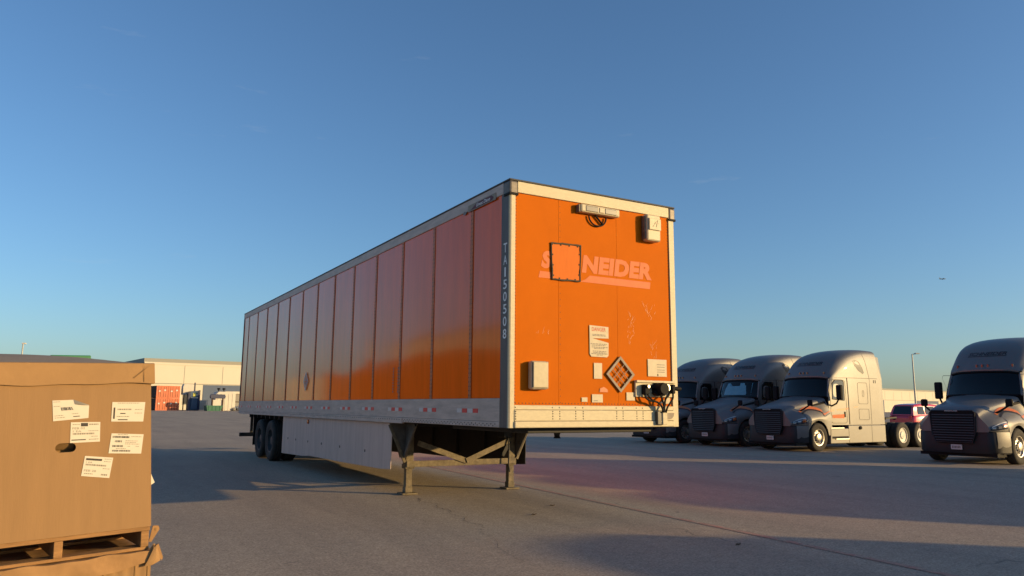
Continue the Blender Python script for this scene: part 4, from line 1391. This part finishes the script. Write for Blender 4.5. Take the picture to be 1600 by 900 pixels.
# more tractors of the same row, outside the picture: their long shadows cross the yard
far_mb = MB().grid(HOOD)
far_mb.grid(CAB)
far_mb.box(1.9, 5.4, -1.2, 1.2, .26, .92)
far_mb.box(.1, .7, -1.15, 1.15, .3, .93)
far_mb.box(5.07, 8.6, -.45, .45, .7, 1.0)
for sg in (-1, 1):
    for s in (1.24, 6.62, 7.93):
        far_mb.lathe([(0, -.15), (.45, -.15), (.5, -.1), (.5, .1), (.45, .15), (0, .15)], (s, 1.03 * sg, .5), 20)
    far_mb.box(5.07, 5.45, 1.17 * sg - .02, 1.17 * sg + .02, .93, 3.5)
far_mb = tk(far_mb)
base = None
for x, y in ((14.2, -2.6), (14.2, -5.7), (14.2, -8.8), (14.2, -11.9), (10.5, -15.1), (10.3, -18.3)):
    if base is None:
        o = base = ob('parked_tractor', far_mb, 'silver', None, smooth=True)
    else:
        o = base.copy()
        COL.objects.link(o)
    o.location = (x, y, 0)
    o.rotation_euler = (0, 0, 3.19)
    tag(o, 'silver tractor further along the row, beyond the right edge of the picture', 'truck', 'tractors beyond the right edge')

# ------------------------------------------------------------------ red car behind the tractors
car = thing('parked_car', 'red estate car parked behind the tractors', 'car')
CW = .88


def cring(s, w, zs):
    return mirror_ring([(s, w * .96, .30), (s, w, .55), (s, w * .97, zs * .98), (s, w * .8, zs), (s, 0, zs + .03)])


body = loft([cring(0, .80, .86), cring(.25, CW, 1.02), cring(1.6, CW, 1.04), cring(3.2, CW, 1.02), cring(4.0, CW * .97, .95), cring(4.6, .84, .80)], 3, 3)
mbk = MB().grid(body)
mbk.poly([Vector(p) for p in body[0]])
mbk.poly([Vector(p) for p in body[-1]])
ob('body', mbk, 'redpaint', car, smooth=True)
roofr = [mirror_ring([(s0, .84, 1.03), (s1, .76, 1.35), (s2, .70, z - .05), (s2, .52, z), (s2, 0, z + .02)]) for s0, s1, s2, z in ((.08, .18, .32, 1.66), (.8, .8, .8, 1.72), (1.8, 1.8, 1.8, 1.71), (2.5, 2.35, 2.2, 1.66), (3.35, 2.95, 2.6, 1.58))]
rr = loft(roofr, 3, 3)
mbk = MB().grid(rr)
mbk.poly([Vector(p) for p in rr[0]]); mbk.poly([Vector(p) for p in rr[-1]])
ob('cabin', mbk, 'redpaint', car, smooth=True)
cbv = BVHTree.FromPolygons([Vector(p) for p in mbk.v], [f for f in mbk.f])
for sg in (-1, 1):
    for s0, s1, tl in ((.45, 1.02, .08), (1.12, 1.88, 0), (1.98, 2.75, -.35)):
        pts = [(s0, 1.10), (s1, 1.10), (s1 + (tl if tl < 0 else 0), 1.56), (s0 + (tl if tl > 0 else 0), 1.56)]
        ob('side_window', MB().poly(side_poly(cbv, pts, .008, sg)), 'glass', car, fix=False)
    for s in (.85, 3.75):
        wh = ob('wheel', MB().lathe([(r * .66, h * .75) for r, h in tyre_prof], (s, .80 * sg, .335), 24), 'tyre', car, smooth=True)
        ob('rim', MB().lathe([(.2, .1 * sg), (.12, .08 * sg), (0, .09 * sg)], (s, .80 * sg, .335), 16), 'rim', wh, smooth=True)
    ob('tail_lamp', MB().box(-.03, .06, .66 * sg - .1, .66 * sg + .1, .80, 1.0), 'red', car, bevel=.02)
    ob('door_mirror', MB().box(2.7, 2.8, .92 * sg - .08, .92 * sg + .08, 1.06, 1.2), 'black', car, bevel=.03)
ob('rear_window', MB().poly([(.085, -.66, 1.10), (.085, .66, 1.10), (.25, .56, 1.58), (.25, -.56, 1.58)]), 'glass', car, fix=False)
car.location = (38.6, 20.3, 0)
car.rotation_euler = (0, 0, rad(-8))

# ------------------------------------------------------------------ warehouse far behind
def wall_frame(a, b):
    a, b = Vector((*a, 0)), Vector((*b, 0))
    d = (b - a).normalized()
    n = Vector((d.y, -d.x, 0))
    return a, d, n


def warehouse(a, b, hgt, depth, label_, bays):
    a_, d, n = wall_frame(a, b)
    ln = (Vector((*b, 0)) - a_).length
    bl = thing('warehouse', label_, 'building')

    def P(u, z, off):
        p = a_ + d * u + n * off
        return (p.x, p.y, z)

    def slab(name, u0, u1, z0, z1, o0, o1, ma, parent):
        mb = MB()
        mb.add([P(u, z, o) for o in (o0, o1) for z in (z0, z1) for u in (u0, u1)], [(0, 1, 3, 2), (4, 6, 7, 5), (0, 4, 5, 1), (2, 3, 7, 6), (0, 2, 6, 4), (1, 5, 7, 3)])
        return ob(name, mb, ma, parent)
    slab('wall', 0, ln, 0, hgt - .9, -depth, 0, 'wall', bl)
    slab('parapet', 0, ln, hgt - .9, hgt, -depth, -.4, 'wallgrey', bl)
    slab('coping', 0, ln, hgt - 1.4, hgt - .88, -depth, .12, 'wall', bl)
    bays(slab, bl, ln)
    return bl


def bays_main(slab, bl, ln):
    base_u = 1.0
    slab('band', 0, ln, 6.05, 6.25, 0, .06, 'wallgrey', bl)
    k = 0
    while k * 9.0 < ln:
        slab('panel_joint', k * 9.0, k * 9.0 + .12, 6.3, 10.5, 0, .03, 'wallgrey', bl)
        k += 1
    for u0 in [12.6 + base_u + 62 * j for j in range(0, 8)]:
        bp = slab('blue_panel', u0, u0 + 26, .0, 6.0, .0, .09, 'wallblue', bl)
        for j in range(2):
            d_ = slab('dock_door', u0 + 5.5 + j * 9.5, u0 + 13.2 + j * 9.5, .9, 4.0, .09, .16, 'dock', bp)
            slab('door_canopy', u0 + 5.3 + j * 9.5, u0 + 13.4 + j * 9.5, 4.0, 4.55, .09, .5, 'wall', bp)
            slab('door_rail', u0 + 5.5 + j * 9.5, u0 + 13.2 + j * 9.5, 1.9, 2.1, .16, .22, 'rustdark', bp)
        for j in range(2):
            wn = slab('window', u0 - 4.6 - j * 4.6, u0 - 2.2 - j * 4.6, 1.2, 4.4, .0, .05, 'wallgrey', bl)
            slab('pane', u0 - 4.4 - j * 4.6, u0 - 2.4 - j * 4.6, 1.4, 4.2, .05, .07, 'portglass', wn)


DX = (409.3 / 413.0, 54.7 / 413.0)
A0 = (10.9 - 1 * DX[0], 189.1 - 1 * DX[1])
A1 = (10.9 + 520 * DX[0], 189.1 + 520 * DX[1])
warehouse(A0, A1, 12.0, 24, 'long low cream warehouse with blue panels along the far side of the yard', bays_main)


def bays_side(slab, bl, ln):
    for j in range(6):
        slab('dock_door', 6 + j * 12, 10 + j * 12, 1.0, 4.2, 0, .08, 'dock', bl)


warehouse((-44, 34), (-44, 118), 12.3, 30, 'cream warehouse beyond the left edge of the picture', bays_side)

# ------------------------------------------------------------------ yard things in front of the warehouse
YR = rad(7.6)


def yard(name, label_, cat, x, y, rz=YR, group=None):
    o = bpy.data.objects.new(name, None)
    COL.objects.link(o)
    o.location = (x, y, 0)
    o.rotation_euler = (0, 0, rz)
    tag(o, label_, cat, group)
    return o


def container(label_, x, y, z, rz):
    c = yard('shipping_container', label_, 'container', x, y, rz, 'stacked orange containers')
    c.location.z = z
    for bx_ in ((0, .12, 0, .12, 0, 2.6), (2.32, 2.44, 0, .12, 0, 2.6), (.121, 2.319, 0, .12, 2.45, 2.6), (.121, 2.319, 0, .12, 0, .15), (0, 2.44, 5.9, 6.06, 0, 2.6)):
        ob('frame_member', MB().box(*bx_), 'orangebox', c)
    for x0, x1 in ((.125, 1.21), (1.23, 2.315)):
        dr = ob('door', MB().box(x0, x1, .02, .09, .155, 2.445), 'orangebox', c)
        for k in range(2):
            ob('lock_rod', MB().tube([(x0 + .3 + k * .45, .0, .2), (x0 + .3 + k * .45, .0, 2.4)], .03, 6), 'rustdark', dr)
        ob('door_plate', MB().box(x0 + .35, x0 + .75, .0, .018, 1.3 + .2 * (x0 > 1), 1.6 + .2 * (x0 > 1)), 'whitebox', dr)
    mb = MB()
    for sx in (0.02, 2.42):
        row = []
        for k in range(81):
            row.append((sx + (.03 if (k // 2) % 2 else 0) * (1 if sx < 1 else -1), .12 + 5.8 * k / 80))
        mb.grid([[(a, b, z_) for a, b in row] for z_ in (.12, 2.5)])
    ob('corrugated_side', mb, 'rustdark', c, fix=False)
    ob('roof', MB().box(0.0, 2.44, .12, 5.9, 2.5, 2.58), 'orangebox', c)
    return c


cr_ = rad(15)
for i, (dx, z, nm) in enumerate(((0, 0, 'orange container, lower left of the stack by the cream warehouse'), (2.5, 0, 'orange container, lower right of the stack by the cream warehouse'), (0, 2.62, 'orange container, upper left of the stack by the cream warehouse'), (2.5, 2.62, 'orange container, upper right of the stack by the cream warehouse'))):
    container(nm, 11.3 + dx * math.cos(cr_), 170.0 + dx * math.sin(cr_), z, cr_)
c = yard('waste_compactor', 'tall blue compactor with a yellow notice beside the orange containers', 'machine', 18.0, 171.2)
ob('body', MB().prism([(0, 0, 0), (2.1, 0, 0), (2.1, 0, 4.2), (1.7, 0, 4.3), (.3, 0, 4.1), (0, 0, 3.7)], (0, 2.2, 0)), 'blueplas', c, bevel=.05)
ob('side_rail', MB().box(1.8, 2.2, -.15, .0, .1, 4.4), 'navy', c)
ob('side_rail', MB().box(-.25, .2, -.12, .0, .1, 4.1), 'navy', c)
ob('notice', MB().box(.75, 1.3, -.06, -.005, 3.0, 3.75), 'yellow', c)
ob('hopper', MB().prism([(.3, -.005, .2), (1.7, -.005, .2), (1.6, -.005, 2.6), (.4, -.005, 2.6)], (0, -.3, 0)), 'blueplas', c, bevel=.03)
ob('hopper_lid', MB().box(.3, 1.7, -.34, -.005, 2.65, 2.85), 'whitebox', c)
c = yard('storage_hopper', 'pale grey hopper with a dark post above the blue compactor', 'hopper', 16.9, 173.6)
ob('bin', MB().prism([(0, 0, 3.4), (2.3, 0, 3.4), (2.2, 0, 5.7), (.2, 0, 5.75), (0, 0, 5.2)], (0, 1.5, 0)), 'whitebox', c, bevel=.05)
ob('support', MB().box(.2, .4, .2, .4, 0, 3.39).box(1.9, 2.1, .2, .4, 0, 3.39), 'rustdark', c)
ob('mast', MB().box(2.35, 2.6, 0, .25, 0, 6.1), 'navy', c)
c = yard('wire_crate', 'pale wire crate to the right of the blue compactor', 'crate', 20.2, 171.0)
ob('base', MB().box(0, 1.6, 0, 1.2, .1, .25), 'whitebox', c)
for k in range(5):
    ob('upright', MB().box(k * .37, k * .37 + .12, 0, .1, .25, 2.2), 'whitebox', c)
for k in range(4):
    ob('rail', MB().box(0, 1.6, -.05, -.001, .6 + k * .5, .75 + k * .5), 'whitebox', c)
ob('back_sheet', MB().box(0, 1.6, 1.1, 1.2, .25, 2.2), 'whitebox', c)
c = yard('waste_skip', 'low dark green skip before the blue warehouse panel', 'skip', 20.0, 160.0)
ob('tub', MB().prism([(.2, 0, 0), (2.9, 0, 0), (3.3, 0, 1.0), (0, 0, 1.0)], (0, 2, 0)), 'teal', c)
ob('rim', MB().box(-.05, 3.35, -.05, 2.05, 1.0, 1.12), 'teal', c)
for k in range(4):
    ob('rib', MB().box(.4 + k * .75, .5 + k * .75, -.06, -.001, .1, 1.0), 'teal', c)
c = yard('baling_press', 'navy topped press frame standing behind the green skip', 'machine', 21.2, 163.2)
ob('head', MB().prism([(0, 0, 2.6), (3.0, 0, 2.6), (3.1, 0, 3.1), (2.9, 0, 3.45), (.1, 0, 3.5), (-.1, 0, 3.1)], (0, .6, 0)), 'navy', c, bevel=.05)
ob('column', MB().box(.3, .55, .1, .4, 0, 2.6), 'rustdark', c)
ob('column', MB().box(2.45, 2.7, .1, .4, 0, 2.6), 'rustdark', c)
ob('chamber', MB().box(.56, 2.44, .3, 1.2, .1, 2.3), 'whitebox', c)
c = yard('storage_tank', 'off white ribbed tank with two dark vents on top', 'tank', 22.6, 166.4)
ob('shell', MB().prism([(0, 0, 0), (4.3, 0, 0), (4.3, 0, 3.7), (3.9, 0, 4.1), (.6, 0, 4.1), (0, 0, 3.4)], (0, 3, 0)), 'whitebox', c, bevel=.1)
for k in range(5):
    ob('rib', MB().box(.4 + k * .8, .52 + k * .8, -.06, -.001, .2, 3.6), 'whitebox', c)
for x in (.9, 2.0):
    ob('vent', MB().lathe([(.12, 0), (.12, .4), (.35, .45), (.3, .75), (0, .8)], (x, 1, 4.1), 12, 'z'), 'black', c, smooth=True)
# pile of white wrapped rubble by the dock door
for i in range(7):
    x, y = 26.0 + random.uniform(0, 3.4), 167.2 + random.uniform(-.8, .8)
    r = random.uniform(.35, .75)
    bm = bmesh.new()
    bmesh.ops.create_icosphere(bm, subdivisions=2, radius=r)
    for v_ in bm.verts:
        v_.co *= random.uniform(.75, 1.15)
        v_.co.z *= .8
    me = bpy.data.meshes.new('wrapped_bundle')
    bm.to_mesh(me); bm.free()
    me.materials.append(M['whitebox'] if i % 4 else M['dock'])
    o = bpy.data.objects.new('wrapped_bundle', me)
    COL.objects.link(o)
    o.location = (x, y, r * .7 + (.5 if i > 5 else 0))
    tag(o, 'pale wrapped bundle in the low heap by the grey dock door', 'bundle', 'heap of pale bundles')


# lamp posts
def lamp_post(x, y, h, rz, label_):
    c = yard('street_lamp', label_, 'lamp post', x, y, rz)
    ob('pole', MB().tube([(0, 0, 0), (0, 0, h * .5), (0, 0, h)], [.14, .11, .08], 10), 'pole', c, smooth=True)
    ob('base', MB().lathe([(.3, 0), (.3, .5), (.16, .55)], (0, 0, 0), 12, 'z'), 'dock', c)
    ob('arm', MB().tube([(0, 0, h - .05), (.3, 0, h + .02), (.5, 0, h + .02)], .05, 8), 'pole', c, smooth=True)
    ob('lamp_head', MB().prism([(.4, -.18, h + .02), (1.0, -.18, h + .02), (1.05, -.18, h + .12), (.45, -.18, h + .18)], (0, .44, 0)), 'whitebox', c, bevel=.02)
    return c


lamp_post(96.4, 55.5, 9.0, rad(-30), 'tall lamp post above the red car, between the two nearest tractors')
lamp_post(-10.4, 111.3, 9.1, rad(80), 'thin lamp post rising behind the cardboard box stack')

# ------------------------------------------------------------------ parked trailers beyond the left edge (seen only as reflections)
def plain_trailer(x, y, rz, ma, label_):
    o_ = yard('parked_trailer', label_, 'trailer', x, y, rz, 'trailers beyond the left edge')
    ob('box_body', MB().box(-W / 2, W / 2, 0, 14.6, 1.15, 4.1), ma, o_, bevel=.03)
    ob('lower_rail', MB().box(-W / 2 - .01, W / 2 + .01, -.01, 14.61, 1.05, 1.3), 'rail', o_)
    for yy in (11.5, 12.8):
        for sg in (-1, 1):
            ob('wheel', MB().lathe(tyre_prof, (sg * 1.0, yy, .5), 20, 'x'), 'tyre', o_, smooth=True)
    for sg in (-1, 1):
        ob('landing_leg', MB().box(sg * .9 - .07, sg * .9 + .07, 2.6, 2.74, .01, 1.1), 'gear', o_)


plain_trailer(-13.0, 24.5, rad(3), 'paint_front', 'orange trailer parked to the left of the picture, mirrored in the orange side wall')
plain_trailer(-16.5, 45.0, rad(0), 'paint_front', 'second orange trailer left of the picture, mirrored in the orange side wall')
plain_trailer(-18.5, 66.0, rad(-4), 'whitebox', 'white trailer left of the picture, mirrored in the orange side wall')

# ------------------------------------------------------------------ small things
for (x, y, a, ln, lab) in ((1.62, -1.85, .4, .14, 'dark twig on the asphalt by the faded red line'), (1.6, 1.6, .2, .12, 'small dark twig lying near the landing legs'), (0.9, .95, .3, .11, 'bent twig on the asphalt in front of the landing legs')):
    pts = [(x + math.cos(a) * ln * k / 4 * 1.0, y + math.sin(a) * ln * k / 4 + .012 * math.sin(k * 1.9), .008 + .004 * (k % 2)) for k in range(5)]
    tag(ob('twig', MB().tube(pts, [.004, .008, .007, .006, .003], 6), 'debris', smooth=True), lab, 'twig')

# airliner
pl = thing('airplane', 'tiny dark airplane low in the blue sky on the right', 'airplane')
ob('fuselage', MB().tube([(-20, 0, 0), (-17, 0, 0), (-10, 0, 0), (10, 0, 0), (16, 0, .8), (20, 0, 1.5)], [.3, 1.6, 2.2, 2.2, 1.3, .4], 12), 'plane', pl, smooth=True)
for sg in (-1, 1):
    ob('wing', MB().prism([(-4, 1.5 * sg, -.5), (3, 1.5 * sg, -.5), (8, 17 * sg, .8), (5.5, 17 * sg, .8)], (0, 0, .5)), 'plane', pl)
    ob('engine', MB().tube([(-5, 6 * sg, -1.6), (-1, 6 * sg, -1.5)], 1.2, 10), 'plane', pl, smooth=True)
    ob('tailplane', MB().prism([(14, .5 * sg, 1), (18, .5 * sg, 1), (20, 6.5 * sg, 1.3), (18, 6.5 * sg, 1.3)], (0, 0, .3)), 'plane', pl)
ob('fin', MB().prism([(13, -.2, 1.5), (19, -.2, 1.5), (21, -.2, 7.5), (18, -.2, 7.5)], (0, .4, 0)), 'plane', pl)
pl.location = (4002, 2298, 697)
pl.rotation_euler = (rad(4), rad(3), rad(160))
for o in bpy.data.objects:
    if '_base' in o.keys():
        del o['_base']
